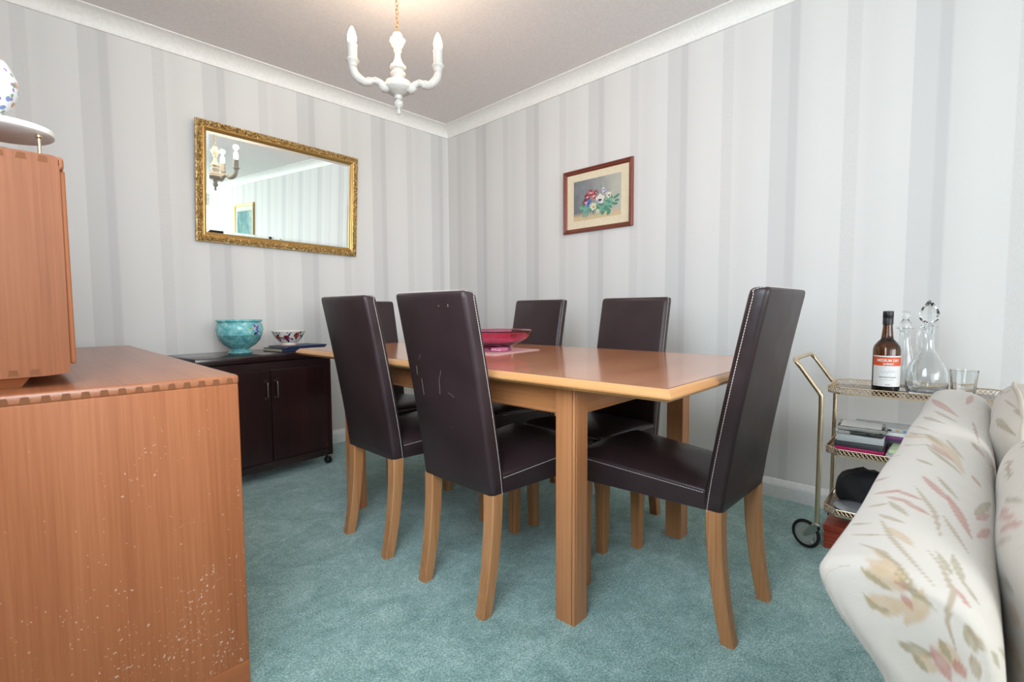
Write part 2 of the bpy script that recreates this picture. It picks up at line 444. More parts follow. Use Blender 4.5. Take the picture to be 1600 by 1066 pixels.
# ------------------------------------------------------------------ dining chairs (local: front = +y)
def back_sections():
    S_ = []
    # z, y of back face, y of front face
    for z in (.367, .40, .46, .53, .60, .67, .74, .81, .88, .93, .965):
        k = (z-.367)/.611; yb = -.225-.106*k**1.2; yf = yb+.055-.004*k
        S_.append((z, yb, yf))
    return S_
def chair_proto():
    t = thing('dining_chair', 'x', 'chair', group='brown leather dining chairs around the table')
    secs = back_sections(); hw = .173
    # backrest
    b = MB(); loops = []
    def lp(z, yb, yf, k=0, rise=0):
        out = []
        cy = (yb+yf)/2; hy = (yf-yb)/2-k; hx = hw-k
        rb, rf = .014, .013
        for qx, qy, a0, r in ((1, 1, 0, rf), (-1, 1, PI/2, rf), (-1, -1, PI, rb), (1, -1, 1.5*PI, rb)):
            r = max(r-k*.3, .003)
            for i in range(5):
                a = a0+PI/2*i/4
                x = qx*(hx-r)+r*math.cos(a); y = cy+qy*(hy-r)+r*math.sin(a)
                bow = .006*(1-(x/hw)**2)*(-1 if qy < 0 else 1)*.6
                out.append((x, y+bow, z+rise))
        return out
    z, yb, yf = secs[0]
    loops.append(lp(z+.000, yb, yf, .006)); loops.append(lp(z+.004, yb, yf, .001))
    for z, yb, yf in secs: 
        if z > .37: loops.append(lp(z, yb, yf))
    z, yb, yf = .978, -.331, -.280
    loops.append(lp(z, yb, yf, .001)); loops.append(lp(.983, -.332, -.282, .004)); loops.append(lp(.9855, -.332, -.283, .010))
    b.loft(loops)
    back = b.build('backrest', M_LEATHER, t, 50)
    # stitching down both front edges of the back, across the top and along the seams
    b = MB()
    for sx in (1, -1):
        pts = [(sx*(hw+.0002), yf-.0145, z) for z, yb, yf in secs]+[(sx*(hw-.001), -.290, .978)]
        b = MB(); dashes(b, smoothpath(pts, 3)+[Vector((sx*(hw-.003), -.300, .982)), Vector((sx*(hw-.008), -.322, .985))]); b.build('stitched_seam', M_STITCH, back, 0)
    b = MB(); dashes(b, [(-hw+.01, -.326, .986), (hw-.01, -.326, .986)]); b.build('stitched_seam', M_STITCH, back, 0)
    # seat: tapered outline, waist seam, domed top
    b = MB()
    out = []
    def hwid(y): return .171+(y+.17)/.43*.036
    N = 8
    ys = [-.178+i*(.252+.178)/N for i in range(N+1)]
    right = [(hwid(y), y) for y in ys]; right[-1] = (hwid(.252)-.004, .250)
    fr = [(hwid(.252)-.012, .259), (hwid(.252)-.03, .262)]
    front = [(.12, .266), (.06, .268), (0, .269)]
    half = right+fr+front
    outl = half+[(-x, y) for x, y in half[-2::-1]]
    # along the rear
    outl += [(-.10, -.178), (0, -.178), (.10, -.178)]
    def seam(y): return .424+(y+.178)/.44*.028
    L = [[(x, y, .370) for x, y in outl], [(x*1.0, y, .375) for x, y in outl], [(x*1.004, y, seam(y)-.003) for x, y in outl],
         [(x*.998, y, seam(y)) for x, y in outl]]
    for s in (.985, .95, .88, .76, .6, .4, .2, .02):
        L.append([(x*s, (y-.04)*s+.04, seam((y-.04)*s+.04)+.032*(1-s**2.6)**.8+.002) for x, y in outl])
    b.loft(L)
    seat = b.build('seat', M_LEATHER, t, 50)
    b = MB()
    pth = [(hwid(y)*1.004+.0003, y, seam(y)-.006) for y in ys[:-1]]+[(x*1.004, y+.0006, seam(y)-.006) for x, y in outl[8:17]]+[(-hwid(y)*1.004-.0003, y, seam(y)-.006) for y in ys[:-1][::-1]]
    dashes(b, pth); b.build('stitched_seam', M_STITCH, seat, 0)
    # legs
    for sx in (1, -1):
        b = MB(); loops = []
        for i in range(13):
            k = i/12; zz = .372*(1-k)
            y = -.2015-.043*k**1.9; hx = .0225-.004*k; hy = .0225-.004*k
            loops.append(rrect(hx, hy, .003, 1, sx*(.1505-.002*k), y, zz))
        b.loft(loops); b.build('leg', M_BEECH, t, 30)
    for sx in (1, -1):
        b = MB(); loops = []
        for i in range(5):
            k = i/4; zz = .374*(1-k); h = .0235-.006*k
            loops.append(rrect(h, h, .003, 1, sx*(.180-.004*k), .232-.004*k, zz))
        b.loft(loops); b.build('leg', M_BEECH, t, 30)
    return t
chair = chair_proto()
CH_SPOTS = [
    ((-1.405, -2.062, 0), -PI/2, 'brown leather chair showing its scratched back, left of the near table leg'),
    ((-1.412, -1.532, 0), -PI/2, 'brown leather chair showing its back, near side of table, nearest the dark cabinet'),
    ((-1.112, -2.551, 0), 0, 'brown leather chair at the right end of the table, in front of the drinks trolley'),
    ((-.838, -2.071, 0), PI/2, 'brown leather chair facing the camera, far side of table, right of the pair'),
    ((-.838, -1.478, 0), PI/2, 'brown leather chair facing the camera, far side of table, behind the pink glass bowl'),
    ((-1.170, -.995, 0), PI, 'brown leather chair mostly hidden, at the far left end of the table'),
]
for i, (loc, rz, lab) in enumerate(CH_SPOTS):
    c = chair if i == 0 else copy_tree(chair)
    c.location = loc; c.rotation_euler = (0, 0, rz); c['label'] = lab
# hairline scratches and scuffs on the back of the nearest chair only
M_SCR = plain('pale_scratch', '8a7d7c', .6)
def backy(z):
    s = back_sections()
    for (z0, a, _), (z1, c_, _) in zip(s, s[1:]):
        if z0 <= z <= z1: return a+(c_-a)*(z-z0)/(z1-z0)
    return s[-1][1]
bk_ = [c for c in chair.children if c.name.startswith('backrest')][0]
def scr(pts, r=.0007):
    b = MB(); b.tube([(x, backy(z)-.0036*(1-(x/.173)**2)-.0002, z) for x, z in pts], r, 4); b.build('scratch', M_SCR, bk_, 0)
scr([(.012, .745), (.004, .728), (-.006, .712), (-.008, .69), (-.013, .668)])
scr([(-.085, .79), (-.092, .775)], .0005); scr([(-.10, .71), (-.103, .655)], .0006); scr([(-.118, .75), (-.121, .72)], .0006)
scr([(.055, .665), (.042, .674), (.03, .676)], .0005); scr([(.10, .948), (.099, .940)], .0012); scr([(.058, .946), (.056, .941)], .001)
scr([(.02, .565), (.021, .563)], .001)

# ------------------------------------------------------------------ dining table
TC = (-1.118, -1.775); TR = math.radians(1.6)
t = thing('dining_table', 'extended light oak dining table with square legs, standing on the green carpet', 'table', (TC[0], TC[1], 0), TR)
T = .745; HX, HY, LP = .482, .978, .655
def topslab(b, y0, y1, e0, e1):
    # slab from y0..y1, nosed on both sides and on the ends flagged e0/e1 (lipping slot 0/2, veneer slot 1)
    prof = [(.020, 0, T), (.0205, 0, T-.0012), (.017, 0, T-.0012), (.0165, 0, T), (.004, 0, T-.011), (0, 0, T-.018), (.001, 0, T-.022), (.014, 0, T-.031)]
    def loop(ins, z): return [(-HX+ins, (y0+ins) if e0 else y0, z), (HX-ins, (y0+ins) if e0 else y0, z), (HX-ins, (y1-ins) if e1 else y1, z), (-HX+ins, (y1-ins) if e1 else y1, z)]
    rows = [[b.bm.verts.new(Vector(p)) for p in loop(i, z)] for i, _, z in prof]
    b.mat(1); b.face(rows[0])
    for r, (a, c) in enumerate(zip(rows, rows[1:])):
        for i in range(4):
            j = (i+1) % 4
            end = i in (0, 2)
            if r in (0, 1, 2): b.mat(3)
            else: b.mat(2 if end else 0)
            b.face([a[i], a[j], c[j], c[i]])
    b.mat(1); b.face(rows[-1][::-1])
MT = [M_OAKLIP, M_OAKTOP, M_OAKLIPX, M_GROOVE]
b = MB(); topslab(b, -.3255, .3255, False, False); b.build('tabletop', MT, t, 20)
b = MB(); topslab(b, -HY, -.3265, True, False); b.build('table_leaf', MT, t, 20)
b = MB(); topslab(b, .3265, HY, False, True); b.build('table_leaf', MT, t, 20)
# aprons with a beaded lower edge
for nm, c, sz in (('apron', (-.372, 0, .667), (.022, 1.20, .092)), ('apron', (.372, 0, .667), (.022, 1.20, .092))):
    b = MB(); b.box(c, sz, .002, 1); b.tube([(c[0]+math.copysign(.008, c[0]), -.60, .626), (c[0]+math.copysign(.008, c[0]), .60, .626)], .006, 8)
    b.build(nm, M_OAKH, t, 30)
for sy in (-1, 1):
    b = MB(); b.box((0, sy*.628, .667), (.70, .022, .092), .002, 1); b.tube([(-.34, sy*.636, .626), (.34, sy*.636, .626)], .006, 8)
    b.build('apron', wood('oak_end_rail', 'ac6a3e', 'c28150', 'cf925f', 0, .35, 10, 150, coat=.2) if sy < 0 else bpy.data.materials['oak_end_rail'], t, 30)
def legpoly():
    # square post with a quirk either side of the outer corner bead (corner toward +x,+y)
    h = .033; q = .0028
    c = [(-h, -h), (h, -h)]
    for y in (h-.0095,): c += [(h, y-q), (h-.0045, y), (h, y+q)]
    c += [(h, h-.003), (h-.003, h)]
    for x in (h-.0095,): c += [(x+q, h), (x, h-.0045), (x-q, h)]
    c += [(-h, h)]
    return c
for sx in (-1, 1):
    for sy in (-1, 1):
        b = MB(); poly = [(sx*x+sx*(.402-.033), sy*y+sy*(LP-.033)) for x, y in legpoly()]
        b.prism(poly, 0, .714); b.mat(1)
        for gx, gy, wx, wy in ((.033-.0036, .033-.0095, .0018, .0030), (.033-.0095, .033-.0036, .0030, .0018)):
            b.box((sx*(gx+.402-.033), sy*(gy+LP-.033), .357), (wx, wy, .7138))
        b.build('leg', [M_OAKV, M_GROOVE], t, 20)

# table mat and cranberry glass bowl
b = MB(); b.loft([rrect(.165, .115, .004, 2, z=0), rrect(.165, .115, .004, 2, z=.003)])
tag(b.build('table_mat', plain('pale_pink_mat', 'e2c4bc', .6), loc=(-1.085, -1.70, T+.0005)), 'pale pink rectangular mat under the cranberry glass bowl', 'mat').rotation_euler = (0, 0, math.radians(6))
BZ = T+.0037
def fl(a, z): return .014*abs(math.cos(8*a)) if .03 < z < .066 else 0
outer = [(.002, 0), (.062, 0), (.072, .003), (.073, .012), (.068, .019), (.082, .027), (.114, .041), (.139, .055), (.153, .069), (.158, .080), (.166, .088), (.171, .092)]
inner = [(.168, .0925), (.162, .088), (.153, .081), (.148, .070), (.133, .057), (.108, .044), (.072, .032), (.04, .026), (.002, .024)]
b = MB(); b.lathe(outer+inner, seg=96, flute=fl)
tag(b.build('glass_bowl', M_PINKGLASS, loc=(-1.10, -1.70, BZ), smooth=50), 'wide cranberry pink glass bowl standing on the dining table', 'bowl')

# ------------------------------------------------------------------ dark cabinet on castors (local: front = -y)
CABR = math.radians(6.0)
cab = thing('cabinet', 'dark mahogany two-door cabinet on castors against the wall under the mirror', 'cabinet', (-1.655, -.295, 0), CABR)
CW, CD, CZ = .72, .385, .698
b = MB()
b.box((-CW/2+.011, 0, (.062+CZ-.045)/2), (.022, CD, CZ-.045-.062), .0015, 1)
b.box((CW/2-.011, 0, (.062+CZ-.045)/2), (.022, CD, CZ-.045-.062), .0015, 1)
b.box((0, CD/2-.006, .36), (CW-.04, .008, .56)); b.box((0, 0, .085), (CW-.044, CD-.01, .02)); b.box((0, 0, .60), (CW-.044, CD-.03, .02))
b.build('body', M_WENGE, cab, 30)
b = MB(); b.box((0, 0, CZ-.019), (CW+.004, CD+.01, .038), .003, 2); b.build('top', M_WENGEH, cab, 30)
b = MB(); b.box((0, -CD/2+.012, CZ-.064), (CW-.044, .018, .042), .001, 1); b.build('top_rail', M_WENGEH, cab, 30)
b = MB(); b.box((0, -CD/2+.012, .083), (CW-.044, .018, .042), .001, 1); b.build('bottom_rail', M_WENGEH, cab, 30)
for sx in (-1, 1):
    b = MB(); b.box((sx*.169, -CD/2+.009, .358), (.334, .018, .502), .0015, 1)
    d = b.build('door', M_WENGE, cab, 30)
    b = MB(); x = sx*.027
    b.tube(smoothpath([(x, -CD/2, .548), (x, -CD/2-.018, .546), (x, -CD/2-.022, .535), (x, -CD/2-.022, .470), (x, -CD/2-.018, .459), (x, -CD/2, .457)], 5), .0045, 8)
    for z in (.549, .456): b.box((x, -CD/2-.001, z), (.018, .004, .014), .001, 1)
    b.build('handle', M_BRONZE, d, 40)
    for z in (.585, .13):
        b = MB(); b.box((sx*.326, -CD/2-.001, z), (.010, .004, .004), .001, 1); b.build('hinge', M_BRONZE, d, 40)
for sx in (-1, 1):
    for sy in (-1, 1):
        b = MB(); cx, cy = sx*(CW/2-.02)+.010, sy*(CD/2-.04)
        R90 = Matrix.Rotation(PI/2, 3, 'Y')
        b.lathe([(.004, -.016), (.018, -.016), (.0225, -.010), (.0225, -.002), (.004, -.002)], (cx, cy, .0225), 20, R90)
        b.lathe([(.004, .002), (.0225, .002), (.0225, .010), (.018, .016), (.004, .016)], (cx, cy, .0225), 20, R90)
        b.tube([(cx, cy, .03), (cx-.010, cy, .05), (cx-.010, cy, .075)], .006, 8)
        b.build('castor', M_BLACK, cab, 30)

def turq():
    t = NT('turquoise_glaze'); v = t.coords(); n = t.noise(v, 22, 5, .65, 1.5); n2 = t.noise(v, 90, 3)
    c = t.ramp(n, [(.3, '4a98a4'), (.5, '7cc6ca'), (.68, 'b2e2dc')])
    sp = t.n('ShaderNodeSeparateXYZ'); t.link(v, sp.inputs[0])
    low = t.math('LESS_THAN', sp.outputs[2], .105)
    w_ = t.n('ShaderNodeTexNoise'); 
    mp = t.n('ShaderNodeMapping'); t.link(v, mp.inputs[0]); mp.inputs['Scale'].default_value = (1, 1, .15); t.link(mp.outputs[0], w_.inputs['Vector']); w_.inputs['Scale'].default_value = 110
    c = t.mix(t.math('MULTIPLY', low, t.math('MULTIPLY', w_.outputs['Fac'], .9)), c, '3c6f70')
    t.col(c); t.set(Roughness=.22); t.bump(w_.outputs['Fac'], .1, .001); return t.m
def cab_pt(x, y, z=CZ):   # cabinet local -> world
    c, s = math.cos(CABR), math.sin(CABR); return (-1.655+c*x-s*y, -.295+s*x+c*y, z)
pp = cab_pt(-.066, .01)
b = MB()
b.lathe([(.01, 0), (.062, 0), (.066, .004), (.064, .012), (.052, .020), (.048, .026), (.060, .032), (.086, .050), (.108, .075), (.118, .100), (.1205, .104), (.121, .109), (.127, .135), (.124, .158), (.116, .172), (.113, .176), (.121, .180), (.124, .186), (.121, .190),
         (.112, .190), (.108, .180), (.112, .160), (.112, .13), (.10, .08), (.06, .045), (.01, .04)], seg=48)
pot = b.build('ceramic_pot', turq(), loc=pp, smooth=50); pot.scale = (.93, .93, .98)
tag(pot, 'turquoise glazed ceramic pot with an iris, standing on the dark cabinet', 'pot')
# painted iris, raised on the glaze, facing the room
def surf_patch(b, cx, cz, pts, prof_r, th0, push=.001):
    vs = []
    for x, z in pts:
        zz = cz+z; r = prof_r(zz)+push; a = th0+(cx+x)/r
        vs.append(b.bm.verts.new((r*math.cos(a), r*math.sin(a), zz)))
    b.face(vs)
def pr_pot(z):
    P_ = [(.075, .108), (.100, .118), (.109, .121), (.135, .127), (.158, .124), (.172, .116)]
    for (z0, r0), (z1, r1) in zip(P_, P_[1:]):
        if z0 <= z <= z1: return r0+(r1-r0)*(z-z0)/(z1-z0)
    return P_[0][1] if z < .075 else P_[-1][1]
def petal(l, w_, a, x0, z0, n=7):
    out = []
    for i in range(n): k = i/(n-1); out.append((k*l, w_*math.sin(PI*k)**.8/2))
    for i in range(n-2, 0, -1): k = i/(n-1); out.append((k*l, -w_*math.sin(PI*k)**.8/2))
    c, s = math.cos(a), math.sin(a)
    return [(x0+c*x-s*y, z0+s*x+c*y) for x, y in out]
b = MB(); th = math.radians(-82)
for k, (a, l) in enumerate(((.3, .028), (1.3, .03), (2.4, .026), (3.7, .028), (5.1, .030))):
    b.mat(k % 2); surf_patch(b, 0, .148, petal(l*.8, .016, a, .040, 0), pr_pot, th)
for k, (a, l) in enumerate(((3.9, .024), (5.0, .026), (.2, .02))):
    b.mat(0 if k else 2); surf_patch(b, 0, .118, petal(l, .013, a, .044, .004), pr_pot, th)
b.mat(3)
for a, l, x0, z0 in ((2.7, .05, .03, -.01), (3.5, .045, .035, .012), (2.2, .035, .02, .0), (4.2, .03, .03, -.02)):
    surf_patch(b, 0, .14, petal(l, .004, a, x0, z0), pr_pot, th, .0012)
b.build('painted_flower', [plain('iris_violet', '6b5aa8', .3), plain('iris_lilac', 'cbb8dc', .3), plain('iris_dark', '2a2350', .3), plain('iris_stem', '9cb75e', .3)], pot, 0)

# two books and the small floral bowl
def book(loc, rz, W, D, H, cover, label):
    t = thing('book', label, 'book', loc, rz, None)
    b = MB(); b.box((0, 0, .0015), (W, D, .003), .0008, 1); b.box((0, 0, H-.0015), (W, D, .003), .0008, 1)
    b.box((0, -D/2+.0015, H/2), (W, .003, H), .0008, 1); b.build('cover', cover, t, 30)
    b = MB(); b.box((0, .002, H/2), (W-.010, D-.012, H-.0064)); b.build('pages', plain('book_pages', 'c8b998', .8), t, 0)
    return t
bz = math.radians(10); bp = cab_pt(.225, -.035)
book(bp, bz, .28, .20, .020, plain('navy_cover', '22304e', .45), 'navy blue book lying flat on the dark cabinet, bottom of its pair')
bp2 = (bp[0]+.02, bp[1]+.004, bp[2]+.0203)
book(bp2, bz+.05, .26, .19, .010, plain('blue_cover', '2b3e63', .45), 'thin blue book directly under the small floral bowl')
b = MB(); b.lathe([(.001, 0), (.05, 0), (.05, .003), (.001, .003)], seg=32)
tag(b.build('coaster', plain('tan_coaster', 'c99a72', .6), loc=(bp2[0]-.058, bp2[1]+.0, bp2[2]+.0103)), 'round tan coaster between the small floral bowl and the blue book', 'coaster')
bl = (bp2[0]-.052, bp2[1]+.0, bp2[2]+.0136)
b = MB(); b.lathe([(.002, 0), (.034, 0), (.036, .004), (.034, .010), (.045, .016), (.062, .034), (.074, .056), (.082, .070), (.084, .073), (.081, .073), (.070, .056), (.058, .036), (.040, .020), (.002, .016)], seg=48)
bowl = b.build('porcelain_bowl', plain('white_porcelain', 'efe9e2', .15), loc=bl, smooth=50); bowl.scale = (1.12, 1.12, 1.12)
tag(bowl, 'small white porcelain bowl painted with red and blue flowers, on the books', 'bowl')
def pr_bowl(z):
    P_ = [(.016, .045), (.034, .062), (.056, .074), (.070, .082)]
    for (z0, r0), (z1, r1) in zip(P_, P_[1:]):
        if z0 <= z <= z1: return r0+(r1-r0)*(z-z0)/(z1-z0)
    return .045 if z < .016 else .082
b = MB(); rnd = random.Random(3)
for q in range(9):
    th = 2*PI*q/9; zc = .045+rnd.uniform(-.006, .008)
    for k in range(5):
        b.mat(0 if q % 2 else 1); surf_patch(b, 0, zc, petal(.017, .014, k*2*PI/5+q, 0, 0), pr_bowl, th, .0008)
    for k in range(4):
        b.mat(2); surf_patch(b, 0, zc, petal(.017, .009, k*1.7+q*2, .010*math.cos(k*1.7+q), .009*math.sin(k*1.7+q)), pr_bowl, th+.12, .0009)
for q in range(18):
    b.mat(2 if q % 3 else 1); surf_patch(b, 0, .064, petal(.012, .005, (q % 2)*PI*.9+.2, 0, 0), pr_bowl, 2*PI*q/18, .0008)
b.build('painted_flowers', [plain('china_red', 'a8432e', .25), plain('china_maroon', '7c2636', .25), plain('china_blue', '252c52', .25)], bowl, 0)

# ------------------------------------------------------------------ sideboard
SX, SY0, SY1, SZ = -2.237, -2.003, -.485, .780
sb = thing('sideboard', 'long reddish elm sideboard with dovetailed top and scuffed end panel, left foreground', 'sideboard', (SX, SY0, 0))
DX = .48; LN = SY1-SY0
b = MB(); b.box((-DX/2, LN/2, SZ-.011), (DX, LN, .022), .006, 4); b.build('top', M_ELMH, sb, 40)
def panel_end(y, name):
    b = MB(); b.box((-DX/2, y, (SZ-.020+.012)/2), (DX-.003, .022, SZ-.032), .004, 3)
    b.mat(1)
    sgn = -1 if y < LN/2 else 1
    k = 0; x = -.020
    while x > -DX+.02:
        zt, zb = SZ-.0065, SZ-.0185
        yy = (0 if sgn < 0 else LN)-sgn*.0002
        poly = [(x-.0055, zt), (x+.0055, zt), (x+.0078, zb), (x-.0078, zb)]
        b.loft([[(px, yy, pz) for px, pz in poly], [(px, yy+sgn*.0004, pz) for px, pz in poly]])
        x -= .0285
    return b.build(name, [M_ELMV, M_TENON], sb, 40)
panel_end(.0115, 'end_panel'); panel_end(LN-.0115, 'end_panel')
b = MB(); b.box((-DX+.008, LN/2, .40), (.012, LN-.05, .70)); b.box((-DX/2, LN/2, .085), (DX-.03, LN-.05, .02)); b.build('carcase', M_ELMV2, sb, 40)
for i in range(3):
    y = .024+(LN-.048)*(i+.5)/3
    b = MB(); b.box((-.014, y, .42), (.020, (LN-.048)/3-.004, .65), .003, 2); d = b.build('door', M_ELMV2, sb, 40)
    b = MB(); b.sphere((.006, y+.18, .45), .014, (.8, 1, 1), 14); b.build('knob', M_ELMH, d, 40)
b = MB(); b.box((-DX/2, LN/2, .040), (DX-.004, LN+.006, .068), .004, 2); b.build('plinth', M_ELMX, sb, 40)
for x in (-.04, -DX+.04):
    for y in (.05, LN-.05):
        b = MB(); b.lathe([(.012, 0), (.016, .003), (.016, .008)], (x, y, 0), 16); b.build('glide', M_BLACK, sb, 40)

# ------------------------------------------------------------------ hutch cupboard standing on the sideboard
HY0 = -1.925; HX1 = -2.526; HZ0, HZ1 = .803, 1.243
hu = thing('wall_cupboard', 'small elm cupboard with rounded dovetailed corners, standing on the sideboard', 'cupboard', (HX1, HY0, SZ))
# side outline in x,z with large rounded corners toward the front (+x)
def outline(ins=0):
    x1, x0, z0, z1 = 0-ins, -.20, HZ0-SZ+ins, HZ1-SZ-ins
    r = .030; pts = [(x0, z0)]
    pts += [(x1-.042, z0)]
    for i in range(7):
        a = -PI/2+PI/2*i/6; pts.append((x1-.012+.012*math.cos(a)-.002, z0+.014+.012*math.sin(a)))
    for i in range(7):
        a = PI/2*i/6; pts.append((x1-.012+.012*math.cos(a), z1-.010+.010*math.sin(a)))
    pts += [(x0, z1)]
    return pts
HL = .96
def slabxz(b, pts, y0, y1, bev=.0):
    b.loft([[(x, y0, z) for x, z in pts], [(x, y1, z) for x, z in pts]])
b = MB(); slabxz(b, outline(), 0, .018)
b.mat(1)
for k in range(4):
    x = -.024-k*.0305
    for zt, zb in ((HZ1-SZ-.004, HZ1-SZ-.016), (HZ0-SZ+.015, HZ0-SZ+.003)):
        if k == 0 and zt < .1: continue
        poly = [(x-.006, zt), (x+.006, zt), (x+.008, zb), (x-.008, zb)]
        b.loft([[(px, .0003, pz) for px, pz in poly], [(px, -.0003, pz) for px, pz in poly]])
b.build('end_panel', [M_ELMD, M_TENON], hu, 40)
b = MB(); slabxz(b, outline(), HL-.018, HL); b.build('end_panel', M_ELMV2, hu, 40)
b = MB(); b.box((-.10, HL/2, HZ1-SZ-.010), (.196, HL-.037, .0185), .003, 2); b.build('top', M_ELMH, hu, 40)
b = MB(); b.box((-.105, HL/2, HZ0-SZ+.009), (.180, HL-.03, .018), .003, 2); b.build('bottom', M_ELMH, hu, 40)
b = MB(); b.box((-.195, HL/2, .24), (.01, HL-.03, .42)); b.build('back_panel', M_ELMH, hu, 40)
for i in range(2):
    y = .012+(HL-.024)*(i+.5)/2
    b = MB(); b.box((.0035, y, (HZ0+HZ1)/2-SZ-.002), (.010, (HL-.024)/2-.003, HZ1-HZ0-.045), .004, 3); d = b.build('door', M_ELMV2, hu, 40)
    b = MB(); b.sphere((.020, y+(.2 if i == 0 else -.2), .20), .010); b.build('knob', M_ELMH, d, 40)
b = MB(); b.box((-.001, HL/2, HZ1-SZ-.0135), (.016, HL, .0268), .0075, 4); b.build('top_lip', M_ELMH, hu, 40)
b = MB()
b.loft([[(-.075, .035, 0), (-.075, HL-.035, 0), (-.185, HL-.035, 0), (-.185, .035, 0)], [(-.060, .02, HZ0-SZ+.001), (-.060, HL-.02, HZ0-SZ+.001), (-.195, HL-.02, HZ0-SZ+.001), (-.195, .02, HZ0-SZ+.001)]])
b.build('base', M_ELMX, hu, 40)

# things on the cupboard: black stand, white curved shelf on brass posts, flowered vase
HT = HZ1
sh = thing('display_shelf', 'white curved shelf on thin brass posts, standing on the elm cupboard', 'shelf', (-2.612, -1.70, HT))
b = MB(); pts = []
for i in range(40):
    a = 2*PI*i/40
    pts.append((.096*math.copysign(abs(math.cos(a))**.9, math.cos(a)), 1.0*.088*math.copysign(abs(math.sin(a))**.9, math.sin(a))))
b.loft([[(x*.93, y*.93, .082) for x, y in pts], [(x*.99, y*.99, .086) for x, y in pts], [(x, y, .094) for x, y in pts], [(x*.98, y*.98, .098) for x, y in pts]])
b.build('shelf_board', plain('white_laminate', 'eae6e0', .4), sh, 40)
for x, y in ((.066, -.050), (-.06, -.050), (.0, .07)):
    b = MB(); b.tube([(x+.0, y, 0), (x, y, .075)], .0033, 10); b.sphere((x, y, .077), .0062); b.lathe([(.006, 0), (.006, .002), (.003, .003)], (x, y, 0), 12)
    b.build('post', M_BRASS, sh, 40)
b = MB(); b.lathe([(.001, 0), (.030, 0), (.034, .006), (.028, .010), (.033, .016), (.040, .020), (.040, .025), (.001, .026)], seg=40)
tag(b.build('black_stand', plain('black_lacquer', '17191b', .25), loc=(-2.607, -1.78, HT)), 'round black lacquered stand under the white shelf on the cupboard', 'stand')

def porcelain_flowers():
    t = NT('flowered_porcelain'); v = t.coords()
    c = 'f2f4f6'
    col = None
    for sc, off, pc, th in ((34, 0, 'e0813c', .30), (40, 5, '5f7fb8', .28), (46, 11, '6f8f5a', .25), (52, 23, '8a6ab0', .22)):
        vo = t.n('ShaderNodeTexVoronoi'); mp = t.n('ShaderNodeMapping'); t.link(v, mp.inputs[0]); mp.inputs['Location'].default_value = (off, off*.7, off*.3)
        t.link(mp.outputs[0], vo.inputs['Vector']); vo.inputs['Scale'].default_value = sc
        msk = t.math('LESS_THAN', vo.outputs['Distance'], th)
        wn = t.n('ShaderNodeSeparateColor'); t.link(vo.outputs['Color'], wn.inputs[0])
        msk = t.math('MULTIPLY', msk, t.math('GREATER_THAN', wn.outputs[0], .34))
        c = t.mix(t.math('MULTIPLY', msk, .85), c, pc)
    t.col(c); t.set(Roughness=.12); return t.m
b = MB(); b.lathe([(.001, 0), (.030, 0), (.032, .004), (.026, .010), (.030, .018), (.052, .040), (.064, .070), (.064, .100), (.052, .130), (.034, .150), (.022, .158), (.020, .168), (.026, .176), (.022, .176), (.016, .165), (.001, .15)], seg=48)
tag(b.build('vase', porcelain_flowers(), loc=(-2.636, -1.70, HT+.0985), smooth=50), 'round white porcelain vase with orange and blue flowers, on the white shelf', 'vase')

# ------------------------------------------------------------------ gilt wall mirror, leaning 3 degrees from the wall
MW, MH = .985, .682; TILT = math.radians(3.0)
mi = thing('wall_mirror', 'wide rectangular mirror in an ornate gilt frame, hanging on the back wall', 'mirror', (-1.350, -.0275, 1.667))
mi.rotation_euler = (TILT, math.radians(1.1), 0)
# local: x right, z up, -y toward the room
FWD = .062
def relief(u, v):
    # u along the moulding in metres, v across 0..1 ; scrolling leaves
    k = 2*PI/.040
    s = math.sin(k*u+2.6*math.sin(2*PI*v))*math.cos(k*.37*u+6*v)
    t_ = math.sin(2.3*k*u+9*v)*math.sin(11*v+1.7*k*u)
    e = min(v, 1-v)*2
    return (.0062*s+.0050*t_)*min(1, e*3)
def side_frame(L, M):
    b = MB(); n = int(L/.0022); nv = 18
    W = .042
    rows = []
    for i in range(n+1):
        row = []
        for j in range(nv+1):
            v = j/nv; ins = .004+v*(W-.012)
            u = -L/2+ins+(L-2*ins)*i/n
            h = .020+.011*math.sin(PI*min(1, v*1.05))+relief(u+.3*L, v)
            row.append(M @ Vector((u, -h, -ins)))
        rows.append(row)
    # outer side, relief, inner step
    full = []
    for i, row in enumerate(rows):
        def P_(ins, h): return M @ Vector((-L/2+ins+(L-2*ins)*i/n, -h, -ins))
        full.append([P_(0, 0), P_(0, .016), P_(.002, .020)]+row+[P_(W-.006, .019), P_(W-.004, .0215), P_(W-.001, .0215), P_(W+.001, .018), P_(W+.004, .0175), P_(W+.006, .014), P_(W+.012, .012), P_(W+.014, .008), P_(W+.014, 0)])
    k_ = 3+len(rows[0])
    b.loft([f[:k_] for f in full], closed=False); b.mat(1); b.loft([f[k_-1:] for f in full], closed=False)
    return b
mats = [Matrix.Translation((0, 0, MH/2)), Matrix.Translation((0, 0, -MH/2)) @ Matrix.Rotation(PI, 4, 'Y'),
        Matrix.Translation((-MW/2, 0, 0)) @ Matrix.Rotation(-PI/2, 4, 'Y'), Matrix.Translation((MW/2, 0, 0)) @ Matrix.Rotation(PI/2, 4, 'Y')]
b = MB()
for L, Mx in ((MW, mats[0]), (MW, mats[1]), (MH, mats[2]), (MH, mats[3])):
    bb = side_frame(L, Mx); b.merge(bb.bm, keep=True)
fr = b.build('frame', [M_GILT, M_GILTB], mi, 60)
ix, iz = MW/2-.0545, MH/2-.0545
b = MB()
bw = .016
def quad4(hx, hz, y): return [(-hx, y, -hz), (hx, y, -hz), (hx, y, hz), (-hx, y, hz)]
b.loft([quad4(ix, iz, -.002), quad4(ix, iz, -.0062), quad4(ix-bw, iz-bw, -.0078)])
